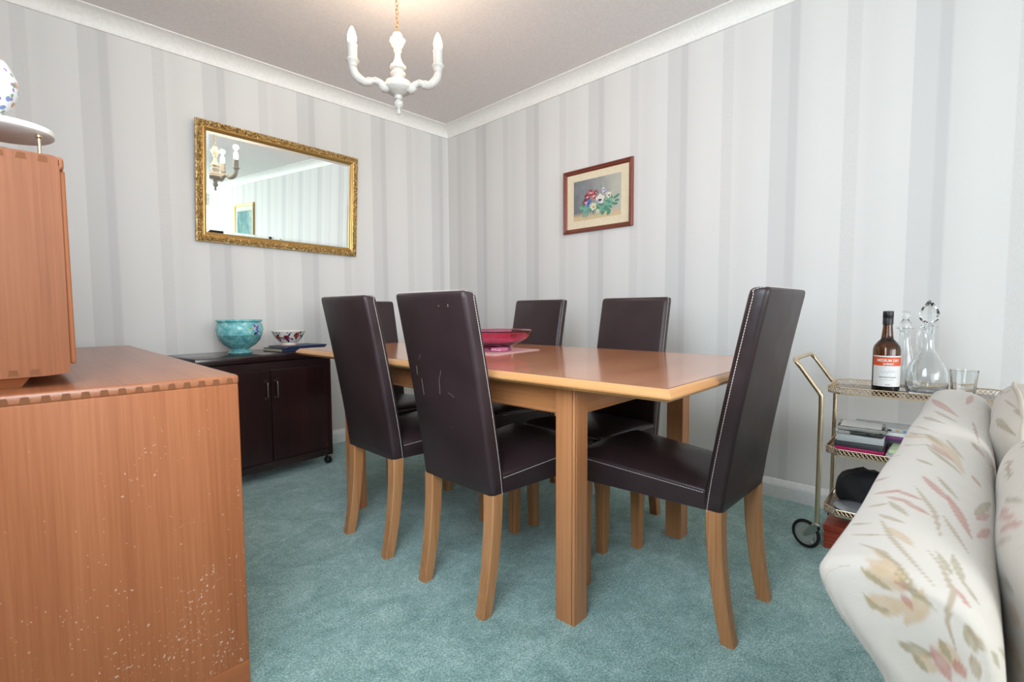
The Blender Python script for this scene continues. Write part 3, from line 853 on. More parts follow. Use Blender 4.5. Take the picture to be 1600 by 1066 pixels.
b.build('mirror_glass', M_MIRROR, mi, 0)
b = MB(); b.box((0, -.0005, 0), (MW-.02, .002, MH-.02)); b.build('backing_board', M_BLACK, mi, 0)
b = MB(); b.tube([(0, .0, MH/2-.02), (0, .012, MH/2+.0)], .002, 6); 

# ------------------------------------------------------------------ pansy watercolour on the right wall
pf = thing('framed_picture', 'pansy watercolour in a dark red wood frame on the right wall', 'picture', (-.001, -1.486, 1.628))
PW, PH = .516, .402
def frame4(parent, W, H, wd, depth, matv, math_, prof):
    # local frame: y along wall, x into the room negative ; mitred four sides
    for ax, L in (('h', W), ('h2', W), ('v', H), ('v2', H)):
        b = MB(); loops = []
        for e in (-1, 1):
            lp = []
            for ins, h in prof:
                a = e*(L/2-ins)
                if ax == 'h': p = (-h, a, H/2-ins)
                elif ax == 'h2': p = (-h, a, -H/2+ins)
                elif ax == 'v': p = (-h, W/2-ins, a)
                else: p = (-h, -W/2+ins, a)
                lp.append(p)
            loops.append(lp)
        b.loft(loops); b.build('frame_side', math_ if ax[0] == 'h' else matv, parent, 30)
frame4(pf, PW, PH, .028, .02, M_REDWOODV, wood('red_mahogany_rail', '5a2318', '7a3626', '8e4632', 1, .35, 14, 150, coat=.3),
       [(0, 0), (0, .016), (.003, .020), (.010, .021), (.014, .017), (.020, .016), (.026, .010), (.028, .008), (.028, 0)])
b = MB(); b.box((-.004, 0, 0), (.003, PW-.05, PH-.05)); b.build('mount', M_MAT, pf, 0)
def paintbg():
    t = NT('watercolour_wash'); v = t.coords(); sp = t.n('ShaderNodeSeparateXYZ'); t.link(v, sp.inputs[0])
    n = t.noise(v, 9, 4, .6, 1)
    k = t.math('ADD', t.math('MULTIPLY', sp.outputs[1], -1.6), t.math('MULTIPLY', n, .5))
    c = t.ramp(k, [(0, '70757c'), (.22, '8f9393'), (.45, 'b4b4a8'), (.7, 'c2c0b2')])
    low = t.n('ShaderNodeMapRange'); t.link(t.math('ADD', sp.outputs[2], t.math('MULTIPLY', n, .04)), low.inputs[0]); low.inputs[1].default_value = -.055; low.inputs[2].default_value = -.09
    c = t.mix(low.outputs[0], c, 'd0b890')
    t.col(c); t.set(Roughness=.5); return t.m
pmats = [paintbg(), plain('leaf_green', '4f8f78', .5), plain('leaf_teal', '73ad98', .5), plain('petal_red', 'a83a52', .5), plain('petal_plum', '6c2740', .5),
         plain('petal_blue', '5b6fa8', .5), plain('petal_lilac', 'a9aed4', .5), plain('petal_white', 'e6e0d6', .5), plain('petal_eye', '3a2238', .5), plain('petal_lemon', 'd7dcae', .5), plain('petal_rose', 'd07a86', .5)]
b = MB(); IW, IH = .352, .250
b.box((-.0065, 0, .002), (.002, IW, IH))
lay = [0]
def pp_(pts, mi_):
    lay[0] += 1; b.mat(mi_); x = -.0078-.000012*lay[0]
    b.face([b.bm.verts.new((x, -yy, zz)) for yy, zz in pts])
# horizontal coordinate h runs left to right in the picture (toward -y)
rnd = random.Random(5)
for q in range(46):
    h = rnd.uniform(-.10, .12); z = rnd.uniform(-.085, -.02); 
    pp_(petal(rnd.uniform(.03, .055), rnd.uniform(.014, .026), rnd.uniform(0, 2*PI), h, z), 1 if q % 2 else 2)
for h, z, a in ((.12, -.02, .3), (.13, -.035, 0), (.11, -.045, -.4), (.135, -.02, .6), (.12, -.05, -.2)):
    pp_(petal(.038, .016, a, h, z), 1)
def flower(h, z, r, cols, eye=8, rot=0):
    for k in range(5):
        a = rot+PI/2+k*2*PI/5; pp_(petal(r*1.15, r*.95, a, h-r*.12*math.cos(a), z-r*.12*math.sin(a)), cols[k % len(cols)])
    for k in range(3):
        a = rot-PI/2+(k-1)*.9; pp_(petal(r*.5, r*.28, a, h, z), eye)
for h, z, r, cc, rot in ((-.068, .020, .024, (3, 4), .1), (-.045, .042, .020, (3, 10), .6), (-.085, -.012, .022, (4, 3), .3), (-.020, .018, .023, (10, 3), 0), (-.005, .036, .017, (3, 4), .9),
                  (-.060, -.022, .027, (5, 6), .4), (.062, .028, .018, (6, 7), .2), (.050, .045, .013, (7, 6), .5), (.028, -.010, .034, (7, 7, 6), 0), (.092, .006, .020, (7, 9), .4), (-.022, -.048, .026, (9, 9, 7), .3), (.012, -.082, .014, (9, 7), 0)):
    flower(h, z, r, cc, 8 if cc[0] in (7, 5, 6) else (9 if cc[0] in (3, 4, 10) else 10), rot)
b.build('painting', pmats, pf, 0)

# gold-framed teal pictures further along the same wall (seen in the mirror)
def teal():
    t = NT('teal_print'); v = t.coords(); n = t.noise(v, 5, 4, .6, 1)
    t.col(t.ramp(n, [(.3, '3f7f86'), (.55, '6ba7a6'), (.75, 'b4cbb8')])); t.set(Roughness=.08); return t.m
M_TEAL = teal(); M_GOLDF = plain('gold_frame', 'd4a64c', .35, .6); M_LMAT = plain('pale_mount', 'dfe2d2', .7)
for nm, yc, zc, W, H, lab in (('framed_picture', -5.18, 1.77, .88, .58, 'gold-framed teal print on the right wall, the one seen in the middle of the mirror'),
                              ('framed_picture', -7.42, 1.83, .62, .62, 'gold-framed teal print on the right wall, seen at the left edge of the mirror')):
    g = thing(nm, lab, 'picture', (-.001, yc, zc))
    for ax in range(4):
        b = MB(); loops = []
        prof = [(0, 0), (0, .018), (.006, .024), (.028, .018), (.036, .012), (.036, 0)]
        L = W if ax < 2 else H
        for e in (-1, 1):
            loops.append([(-h, e*(L/2-i_), (H/2-i_)*(1 if ax == 0 else -1)) if ax < 2 else (-h, (W/2-i_)*(1 if ax == 2 else -1), e*(L/2-i_)) for i_, h in prof])
        b.loft(loops); b.build('frame_side', M_GOLDF, g, 30)
    b = MB(); b.box((-.004, 0, 0), (.004, W-.06, H-.06)); b.build('mount', M_LMAT, g, 0)
    b = MB(); b.box((-.008, 0, 0), (.003, W-.24, H-.22)); b.build('print', M_TEAL, g, 0)

# ------------------------------------------------------------------ chandelier
CHX, CHY = -1.385, -1.400
ch = thing('chandelier', 'white carved three-arm chandelier with lit candle bulbs, hanging from a gilt chain', 'chandelier', (CHX, CHY, 1.780))
def fl2(a, z): return .05*math.cos(10*a) if (.145 < z < .21) else 0
b = MB()
b.lathe([(.001, 0), (.007, .002), (.0105, .009), (.0085, .016), (.006, .021), (.007, .026), (.013, .032), (.019, .040), (.0205, .048), (.018, .056), (.012, .061), (.011, .064), (.0165, .067), (.0175, .075), (.0165, .082), (.018, .084)], seg=32)
b.lathe([(.018, .082), (.026, .086), (.042, .092), (.053, .100), (.059, .108), (.061, .112), (.060, .115), (.057, .117), (.056, .119), (.056, .132), (.054, .137), (.046, .140), (.022, .142), (.018, .148)], seg=48)
b.build('bowl', M_WHITEPAINT, ch, 50)
b = MB()
b.lathe([(.018, .140), (.020, .146), (.024, .158), (.028, .164), (.033, .170), (.033, .176), (.028, .180), (.024, .182), (.024, .188), (.030, .192), (.034, .198), (.033, .206), (.024, .214),
         (.018, .226), (.013, .240), (.0115, .256), (.012, .262), (.017, .266), (.018, .271), (.014, .275), (.016, .280), (.023, .288), (.027, .300), (.033, .310), (.032, .318), (.024, .324), (.019, .330), (.021, .335), (.018, .342), (.010, .348), (.003, .352)], seg=40, flute=lambda a, z: .05*math.cos(8*a) if .19 < z < .25 or .285 < z < .32 else 0)
b.build('stem', M_WHITEPAINT, ch, 50)
rt = Vector((_r.x, _r.y, 0)).normalized(); fw = Vector((_f.x, _f.y, 0)).normalized()
def arm_angle(lat, dep): v = rt*lat+fw*dep; return math.atan2(v.y, v.x), v.length
for lat, dep in ((-.167, -.093), (.180, -.040), (-.037, .187)):
    a, R_ = arm_angle(lat, dep); d = Vector((math.cos(a), math.sin(a), 0)); up = Vector((0, 0, 1))
    def Q(r, z): return d*r+up*z
    k = R_/.21
    b = MB()
    # S-curved carved arm: scroll at the bowl, dip, rise to the cup
    path = [Q(.050, .112), Q(.056, .104), Q(.066, .106), Q(.078, .118), Q(.096, .123), Q(.116, .118), Q(.138*k, .112), Q(.160*k, .110), Q(.182*k, .118), Q(.200*k, .133), Q(R_, .155), Q(R_, .163)]
    pth = smoothpath(path, 5); n = len(pth)
    rad = []
    for i in range(n):
        u = i/(n-1)
        rad.append(1.28*(.010+.006*math.exp(-((u-.12)/.14)**2)+.004*math.exp(-((u-.75)/.2)**2)+.0007*math.sin(i*2.2)))
    b.tube(pth, rad, 10)
    b.sphere(Q(.064, .110), .017, (1, 1, 1), 16)
    # leaf along the top of the arm
    for r0, z0, s_ in ((.10, .126, .012), (.125, .122, .010), (.150*k, .116, .009)):
        b.sphere(Q(r0, z0+.004), s_, (1.3, 1.3, .6), 10)
    arm = b.build('arm', M_WHITEPAINT, ch, 60)
    b = MB(); b.lathe([(.010, 0), (.016, .004), (.018, .012), (.020, .018), (.026, .024), (.027, .028), (.025, .031), (.017, .031), (.016, .028)], Q(R_, .158), 28, flute=lambda a, z: .05*math.cos(12*a) if z > .022 else 0)
    b.build('candle_cup', M_WHITEPAINT, arm, 40)
    b = MB(); b.lathe([(.018, 0), (.0195, .002), (.0195, .056), (.0215, .061), (.021, .064), (.004, .064)], Q(R_, .186), 24); b.build('candle_sleeve', M_SLEEVE, arm, 40)
    b = MB(); b.lathe([(.010, 0), (.015, .006), (.0185, .020), (.018, .034), (.013, .052), (.006, .068), (.001, .074)], Q(R_, .2495), 24); b.build('candle_bulb', M_BULB, arm, 60)
    L_ = bpy.data.lights.new('bulb_light', 'POINT'); L_.energy = 1.25; L_.color = (1, .78, .55); L_.shadow_soft_size = .02
    lo = bpy.data.objects.new('bulb_light', L_); COL.objects.link(lo); lo.parent = ch; lo.location = Q(R_, .345)
# chain up to the ceiling rose
b = MB(); z = .352; i = 0
while z < CEIL-1.780-.03:
    Mx = Matrix.Rotation(PI/2*(i % 2), 3, 'Z') @ Matrix.Rotation(PI/2, 3, 'X') @ Matrix.Diagonal((.65, 1, 1))
    b.torus((0, 0, z+.010), .0105, .0016, Mx, 14, 6); z += .0175; i += 1
b.build('chain', M_GOLDCHAIN, ch, 60)
b = MB(); b.lathe([(.002, CEIL-1.780-.04), (.012, CEIL-1.780-.036), (.03, CEIL-1.780-.02), (.045, CEIL-1.780-.006), (.046, CEIL-1.780-.001), (.002, CEIL-1.780-.001)], seg=32); b.build('ceiling_rose', M_GOLDCHAIN, ch, 50)

# ------------------------------------------------------------------ drinks trolley
TRX, TRY = -.500, -2.838; TRA = math.radians(2.5); TW_, TL_ = .315, .52
tr = thing('drinks_trolley', 'brass three-tier drinks trolley with pierced galleries, by the right wall', 'trolley', (TRX, TRY, 0), TRA)
# local: x away from camera toward the wall (0..TW), y = 0 at handle end, -TL at the far end
def upright(b, x, y): b.tube([(x, y, .095), (x, y, .60)], .0085, 12)
for end, sy in ((0, 1), (-TL_, -1)):
    b = MB()
    path = [(0, end, .10), (0, end, .40), (0, end, .585), (0, end+sy*.006, .612), (0, end+sy*.026, .642), (0, end+sy*.066, .700), (0, end+sy*.083, .722), (.016, end+sy*.092, .733), (.05, end+sy*.094, .735),
            (TW_-.05, end+sy*.094, .735), (TW_-.016, end+sy*.092, .733), (TW_, end+sy*.083, .722), (TW_, end+sy*.066, .700), (TW_, end+sy*.026, .642), (TW_, end+sy*.006, .612), (TW_, end, .585), (TW_, end, .40), (TW_, end, .10)]
    b.tube(smoothpath(path, 6), .0085, 12)
    b.build('upright_and_handle', M_BRASS, tr, 60)
def gallery(z, name):
    b = MB()
    x0, x1, y0, y1 = .012, TW_-.012, -TL_+.0, -.012
    c = .045   # chamfered corners
    def oct_(i, zz): return [(x0+c, y0+i, zz), (x1-c, y0+i, zz), (x1-i, y0+c, zz), (x1-i, y1-c, zz), (x1-c, y1-i, zz), (x0+c, y1-i, zz), (x0+i, y1-c, zz), (x0+i, y0+c, zz)]
    b.loft([oct_(0, z-.008), oct_(0, z-.001), oct_(.004, z-.001), oct_(.004, z-.003)])
    P_ = oct_(0, 0); P_.append(P_[0])
    b.mat(1)
    for p, q in zip(P_, P_[1:]):
        p, q = Vector(p), Vector(q); L = (q-p).length; n = max(2, round(L/.0135)); d = (q-p)/n
        for k in range(n):
            a, e = p+d*k, p+d*(k+1)
            b.tube([a+Vector((0, 0, z)), e+Vector((0, 0, z+.017))], .0012, 4); b.tube([e+Vector((0, 0, z)), a+Vector((0, 0, z+.017))], .0012, 4)
        b.tube([p+Vector((0, 0, z+.018)), q+Vector((0, 0, z+.018))], .0021, 6)
    return b.build(name, [M_BRASSL, M_BRASS], tr, 30)
M_SPOKE = plain('polished_alloy', 'c0c0ba', .35, .35)
TZ = (.620, .388, .158)
SHELF = plain('shelf_laminate', '8c8480', .12)
for z in TZ:
    g = gallery(z, 'tray')
    b = MB(); b.box((TW_/2, -TL_/2, z-.0025), (TW_-.04, TL_-.04, .002)); b.build('tray_panel', SHELF, g, 0)
for x in (0, TW_):
    for y in (0, -TL_):
        b = MB()
        ang = math.radians(62 if y == 0 else -75)
        d = Vector((math.sin(.35), math.cos(.35), 0)) if (y == 0 and x == 0) else Vector((.35, -1, 0)).normalized()
        cpos = Vector((x, y, .056))+d*.040; n = Vector((d.y, -d.x, 0))
        Mx = Matrix((( d.x, 0, n.x), (d.y, 0, n.y), (0, 1, 0)))   # columns d, z, n
        b.torus(cpos, .0485, .0065, Mx, 36, 8)
        whl = b.build('wheel', M_RUBBER, tr, 60)
        b = MB(); b.torus(cpos, .041, .0028, Mx, 32, 6); b.torus(cpos, .037, .0015, Mx, 32, 6)
        for k in range(8):
            a = 2*PI*k/8; b.tube([cpos+Mx @ Vector((.006*math.cos(a), .006*math.sin(a), 0)), cpos+Mx @ Vector((.041*math.cos(a), .041*math.sin(a), 0))], .0017, 5)
        b.lathe([(.001, -.006), (.007, -.006), (.009, 0), (.007, .006), (.001, .006)], cpos, 16, Mx); b.lathe([(.001, -.0022), (.030, -.0022), (.030, .0022), (.001, .0022)], cpos, 28, Mx); b.build('wheel_spokes', M_SPOKE, whl, 60)
        b = MB()
        for s in (-.009, .009):
            poly = [Vector((x, y, .108))-d*.006, Vector((x, y, .108))+d*.012, cpos+d*.006+Vector((0, 0, .004)), cpos+d*.002-Vector((0, 0, .008)), cpos-d*.02+Vector((0, 0, .006)), Vector((x, y, .085))-d*.008]
            b.loft([[p+n*s-n*.001 for p in poly], [p+n*s+n*.001 for p in poly]])
        b.box((x, y, .106), (.026, .026, .006), .001, 1); b.lathe([(.010, .103), (.011, .106), (.011, .112), (.0085, .114)], (x, y, 0), 14)
        b.build('caster_fork', M_CHROME, tr, 30)
def trp(x, y, z):
    c, s = math.cos(TRA), math.sin(TRA); return (TRX+c*x-s*y, TRY+s*x+c*y, z)

# sherry bottle
Z1 = TZ[0]-.0012
bo = thing('sherry_bottle', 'brown glass bottle of medium dry sherry on the trolley top', 'bottle', (-.385, -3.015, Z1))
bo.scale = (1.12, 1.12, 1.13)
k = 1.0
BR = .037
b = MB(); b.lathe([(.001, .003), (BR-.006, 0), (BR-.001, .003), (BR, .008), (BR, .142), (BR-.003, .154), (BR-.011, .166), (BR-.020, .176), (.0155, .188), (.0138, .205), (.0125, .225), (.0125, .2425), (.001, .2425)], seg=48)
b.build('glass', M_BROWNGLASS, bo, 60)
b = MB(); b.lathe([(.001, .006), (BR-.005, .005), (BR-.003, .010), (BR-.003, .115), (.001, .115)], seg=40); b.build('sherry', M_SHERRY, bo, 60)
b = MB(); b.lathe([(.013, .222), (.0142, .223), (.0142, .243), (.0138, .244), (.0145, .245), (.0145, .264), (.0138, .2655), (.001, .266)], seg=32, flute=lambda a, z: .02*math.cos(24*a) if .245 < z < .264 else 0); b.build('cap', M_BLACK, bo, 40)
face = math.atan2(CY+3.015, CX+.385)+math.radians(9)
def cyl_patch(b, r, a0, a1, z0, z1, n=24):
    rows = [[b.bm.verts.new((r*math.cos(a0+(a1-a0)*i/n), r*math.sin(a0+(a1-a0)*i/n), z)) for i in range(n+1)] for z in (z0, z1)]
    for i in range(n): b.face([rows[0][i], rows[0][i+1], rows[1][i+1], rows[1][i]])
M_LABEL = plain('label_paper', 'e6e6e4', .6); M_LORANGE = plain('label_orange', 'e0592c', .5); M_INK = plain('label_ink', '4b4e58', .6); M_GREYINK = plain('label_script', 'b8babd', .6)
b = MB(); hw_ = 1.22
cyl_patch(b, BR+.0004, face-hw_, face+hw_, .026, .124); b.mat(1); cyl_patch(b, BR+.0007, face-hw_, face+hw_, .092, .120); lab = b.build('label', [M_LABEL, M_LORANGE], bo, 60)
def wrap_text(txt, size, r, ac, zc, mat, parent, name='lettering', bold=.0, sx=1.0):
    cu = bpy.data.curves.new('t', 'FONT'); cu.body = txt; cu.size = size; cu.align_x = 'CENTER'; cu.offset = bold
    cu.resolution_u = 2
    ob = bpy.data.objects.new('t', cu); COL.objects.link(ob)
    bpy.context.view_layer.update()
    me = bpy.data.meshes.new_from_object(ob.evaluated_get(bpy.context.evaluated_depsgraph_get()))
    bpy.data.objects.remove(ob)
    bm_ = bmesh.new(); bm_.from_mesh(me)
    bmesh.ops.triangulate(bm_, faces=bm_.faces[:])
    for v in bm_.verts:
        a = ac+v.co.x*sx/r; z = zc+v.co.y
        v.co = Vector((r*math.cos(a), r*math.sin(a), z))
    bm_.to_mesh(me); bm_.free(); me.materials.clear(); me.materials.append(mat)
    o = bpy.data.objects.new(name, me); COL.objects.link(o); o.parent = parent; return o
wrap_text('MEDIUM DRY', .0122, BR+.0011, face, .1050, M_LABEL, lab, bold=.0003, sx=.86)
wrap_text('SHERRY', .0072, BR+.0011, face, .0955, M_LABEL, lab, bold=.0003, sx=1.1)
b = MB()
pts = []
for i in range(60):
    u = i/59; a = face+(u-.5)*1.05; z = .071+.0035*math.sin(26*u)*(1-.5*u)+.003*u
    pts.append(((BR+.0009)*math.cos(a), (BR+.0009)*math.sin(a), z))
b.tube(pts, .0004, 4)
b.mat(1)
for z, a0, a1, wd in ((.0545, -.62, .62, .0024), (.047, -.42, .42, .0008), (.031, -.18, .18, .0016), (.031, -.95, -.72, .0010)):
    n = int((a1-a0)/.09)
    for i in range(n):
        aa = face+a0+(a1-a0)*i/n; cyl_patch(b, BR+.0009, aa, aa+(a1-a0)/n*.72, z, z+wd, 2)
b.build('label_print', [M_GREYINK, M_INK], lab, 0)

# crystal decanters and tumbler
def cut(a, z, z0=.02, z1=.09, n=14, d=.035): return d*(abs(math.sin(n*a/2+z*55))+abs(math.sin(n*a/2-z*55))-1) if z0 < z < z1 else 0
dc = thing('decanter', 'crystal claret jug with handle and pointed stopper, standing right of the bottle', 'decanter', (-.330, -3.125, Z1))
dc.scale = (1.04, 1.04, 1.17)
b = MB()
ov = [(.001, .004), (.046, 0), (.052, .004), (.057, .020), (.058, .045), (.056, .070), (.049, .092), (.036, .110), (.025, .125), (.018, .142), (.0155, .165), (.0160, .190), (.0185, .204), (.024, .211)]
iv = [(.022, .2115), (.0165, .204), (.0140, .190), (.0135, .165), (.0155, .143), (.022, .126), (.033, .109), (.045, .090), (.052, .069), (.054, .045), (.052, .020), (.046, .010), (.001, .012)]
b.lathe(ov+iv, seg=64, flute=lambda a, z: cut(a, z, .018, .082))
b.build('body', M_GLASS, dc, 50)
ha = math.atan2(-_r.y, -_r.x)+.25; hd = Vector((math.cos(ha), math.sin(ha), 0))
b = MB(); b.tube(smoothpath([hd*.017+Vector((0, 0, .203)), hd*.032+Vector((0, 0, .206)), hd*.043+Vector((0, 0, .192)), hd*.044+Vector((0, 0, .165)), hd*.036+Vector((0, 0, .138)), hd*.029+Vector((0, 0, .120))], 6), [.0048]*31, 10)
b.build('handle', M_GLASS, dc, 60)
b = MB(); b.lathe([(.001, .188), (.011, .190), (.0130, .211), (.010, .216), (.012, .220), (.024, .228), (.030, .242), (.027, .256), (.018, .270), (.008, .284), (.001, .290)], seg=10); b.build('stopper', M_GLASS, dc, 20)
dc2 = thing('decanter', 'taller narrow crystal decanter with round stopper, partly hidden behind the bottle', 'decanter', (-.247, -3.052, Z1))
dc2.scale = (.96, .96, 1.14)
b = MB()
b.lathe([(.001, .003), (.040, 0), (.044, .006), (.042, .05), (.036, .09), (.026, .13), (.019, .16), (.018, .195), (.020, .203), (.028, .205), (.028, .207), (.020, .208), (.016, .20), (.0155, .165), (.022, .13), (.032, .09), (.038, .05), (.038, .012), (.001, .010)], seg=48, flute=lambda a, z: cut(a, z, .01, .09, 12))
b.build('body', M_GLASS, dc2, 50)
b = MB(); b.lathe([(.001, .19), (.014, .192), (.017, .208), (.019, .214), (.018, .224), (.011, .232), (.009, .236), (.014, .241), (.017, .249), (.014, .258), (.001, .262)], seg=24); b.build('stopper', M_GLASS, dc2, 40)
b = MB()
b.lathe([(.001, .002), (.026, 0), (.029, .004), (.031, .03), (.0365, .092), (.038, .100), (.0365, .1005), (.0335, .092), (.028, .032), (.026, .022), (.001, .020)], seg=64, flute=lambda a, z: .03*abs(math.sin(8*a)) if .006 < z < .055 else 0)
tag(b.build('tumbler', M_GLASS, loc=(-.362, -3.224, Z1), smooth=50), 'small cut crystal tumbler at the right of the trolley top', 'glass')

# middle tray: cases and boxes
Z2 = TZ[1]-.0012
def case(x, y, z, sx, sy, sz, mat, label, rot=0, name='disc_case', cat='case', group=None, inlay=None):
    t = thing(name, label, cat, trp(x, y, z), TRA+rot, group)
    b = MB(); b.box((0, 0, sz/2), (sx, sy, sz), min(.0018, sz*.25), 2); b.build('case_shell', mat, t, 30)
    if inlay:
        b = MB(); b.box((0, 0, sz+.0003), (sx*.86, sy*.86, .0006)); b.build('sleeve', inlay, t, 0)
    return t
M_DG = plain('dark_grey_card', '3d4146', .5); M_MAG = plain('magenta_card', 'b01a5c', .45); M_PALEG = plain('pale_green_card', 'cfe0b8', .6); M_SILV = plain('silver_grey_plastic', '9aa4ac', .35)
M_PURP = plain('purple_spine', '7c3f74', .5); M_WH = plain('white_paper', 'e4e6e6', .6); M_CREAM = plain('cream_paper', 'd8c9b6', .6); M_FROST = plain('frosted_plastic', 'dde3e3', .15, Transmission_Weight=.35)
zz = Z2
for (h, mt, lb, sx, sy, r, inl) in ((.015, M_DG, 'dark grey disc case at the very bottom of the left pile on the trolley', .150, .150, 0, None),
    (.012, M_MAG, 'magenta disc case low in the left pile on the middle tray', .148, .150, .03, None),
    (.018, M_DG, 'dark grey disc case lying on the magenta one', .142, .148, -.02, None),
    (.026, M_FROST, 'frosted plastic box under the clear case in the left pile', .135, .142, .04, None),
    (.015, M_CLEARPLASTIC, 'clear plastic case near the top of the left pile', .138, .146, -.06, M_CREAM),
    (.013, M_CLEARPLASTIC, 'clear plastic case topmost of the left pile on the trolley', .136, .144, .05, M_WH)):
    case(.104, -.116, zz, sx, sy, h, mt, lb, r, inlay=inl); zz += h+.0012
zz = Z2
case(.085, -.262, zz, .13, .12, .018, M_SILV, 'silver grey plastic box under the pale green case', .03, 'storage_box', 'box'); zz += .0192
case(.085, -.262, zz, .14, .13, .008, M_FROST, 'frosted case between the silver box and the pale green case', 0); zz += .0092
case(.085, -.264, zz, .12, .115, .014, M_PALEG, 'pale green disc case on the middle tray beside the left pile', -.04)
zz = Z2
case(.235, -.21, zz, .12, .24, .046, M_DG, 'dark box at the back of the middle tray, lowest of its pile', 0, 'storage_box', 'box'); zz += .0462
case(.235, -.21, zz, .12, .245, .014, M_PURP, 'purple case in the back pile on the middle tray', .02); zz += .0152
case(.235, -.215, zz, .122, .25, .014, M_WH, 'white case with printed spine in the back pile of the tray', -.02); zz += .0152
tt = case(.235, -.205, zz, .12, .25, .014, M_FROST, 'frosted case with printed spine, topmost of the back pile on the tray', .03)
b = MB(); rr_ = random.Random(8)
for q in range(9):
    b.mat(q % 3); b.box((-.0612, -.10+q*.022, .007), (.0006, .008+.004*rr_.random(), .006))
b.build('spine_print', [plain('spine_blue', '4f7fb0', .5), plain('spine_ochre', 'c79a4a', .5), plain('spine_black', '20222a', .5)], tt, 0)

# bottom tray: black pouch and silver disc player
Z3 = TZ[2]-.0012
b = MB(); L = []
for i in range(11):
    k = i/10; z = .132*k
    s = (math.sin(PI*min(1, .18+.82*k)))**.35 if k < .98 else .4
    s = {0: .80, 1: .93, 2: .98, 3: 1, 4: 1, 5: .99, 6: .97, 7: .93, 8: .85, 9: .68, 10: .35}[i]
    lp = []
    for q in range(32):
        a = 2*PI*q/32; c_, s_ = math.cos(a), math.sin(a)
        x = .068*s*math.copysign(abs(c_)**.75, c_); y = 1.05*.100*s*math.copysign(abs(s_)**.75, s_)
        lp.append((x+.003*math.sin(5*a+i), y, z+.006*math.sin(2*a+.8)*k+.004*math.sin(7*a+i*.5)*k))
    L.append(lp)
b.loft(L)
M_POUCH = NT('black_fabric'); v = M_POUCH.coords(); M_POUCH.col(M_POUCH.ramp(M_POUCH.noise(v, 250, 2), [(.3, '15171a'), (.7, '23262a')])); M_POUCH.set(Roughness=.75); M_POUCH.bump(M_POUCH.noise(v, 18, 3), .5, .01)
po = b.build('soft_pouch', M_POUCH.m, loc=trp(.212, -.132, Z3), smooth=60); po.rotation_euler = (0, 0, TRA); tag(po, 'black soft zipped pouch on the bottom tray of the trolley', 'pouch')
cdp = thing('disc_player', 'round silver portable disc player on the bottom tray of the trolley', 'disc player', trp(.088, -.108, Z3), TRA)
b = MB(); b.lathe([(.001, 0), (.055, 0), (.066, .006), (.068, .014), (.001, .014)], seg=40); b.build('base', M_BLACK, cdp, 40)
b = MB(); b.lathe([(.001, .0142), (.068, .0142), (.069, .018), (.064, .022), (.030, .0255), (.001, .026)], seg=40); b.build('lid', plain('silver_lid', 'b4bac2', .25, .5), cdp, 40)
b = MB(); b.lathe([(.001, 0), (.006, 0), (.006, .004), (.001, .005)], (-.01, -.052, .0215), 14); b.box((-.035, -.045, .0215), (.006, .016, .004), .001, 1); b.build('buttons', M_CHROME, cdp, 40)

M_REDBOX = wood('red_stained_wood', '8a3020', 'ac4630', 'bd5a40', 1, .35, 12, 140, coat=.2)
# red wooden boxes on the floor under the trolley
def redbox(loc, sz, lab, rz):
    t = thing('wooden_box', lab, 'box', loc, rz)
    b = MB(); b.box((0, 0, sz[2]*.36), (sz[0], sz[1], sz[2]*.72), .003, 2); 
    for k in range(4): b.box((0, 0, sz[2]*(.08+.16*k)), (sz[0]+.004, sz[1]+.004, .004), .001, 1)
    b.build('box_body', M_REDBOX, t, 30)
    b = MB(); b.box((0, 0, sz[2]*.86), (sz[0]+.006, sz[1]+.006, sz[2]*.26), .003, 2); b.build('lid', M_REDBOX, t, 30)
redbox(trp(.175, -.215, 0), (.235, .40, .095), 'red wooden box with ridged sides on the carpet under the trolley', TRA)

# ------------------------------------------------------------------ sofa
exec_sofa = True
SFX0, SFX1 = -2.125, -.88          # near and far end of the sofa back
SCR = .72                           # crest height
def sofa_profile(n=60):
    key = [(-3.280, .10), (-3.268, .30), (-3.256, .50), (-3.241, .58), (-3.221, .626), (-3.198, .655), (-3.182, .676), (-3.174, .694), (-3.178, .706), (-3.190, .7145), (-3.208, .7195), (-3.230, .7195),
           (-3.252, .715), (-3.270, .707), (-3.283, .694), (-3.292, .670), (-3.297, .62), (-3.30, .50)]
    return [(p.x, p.y) for p in smoothpath([(a, c, 0) for a, c in key], 9)]
PROF = sofa_profile()
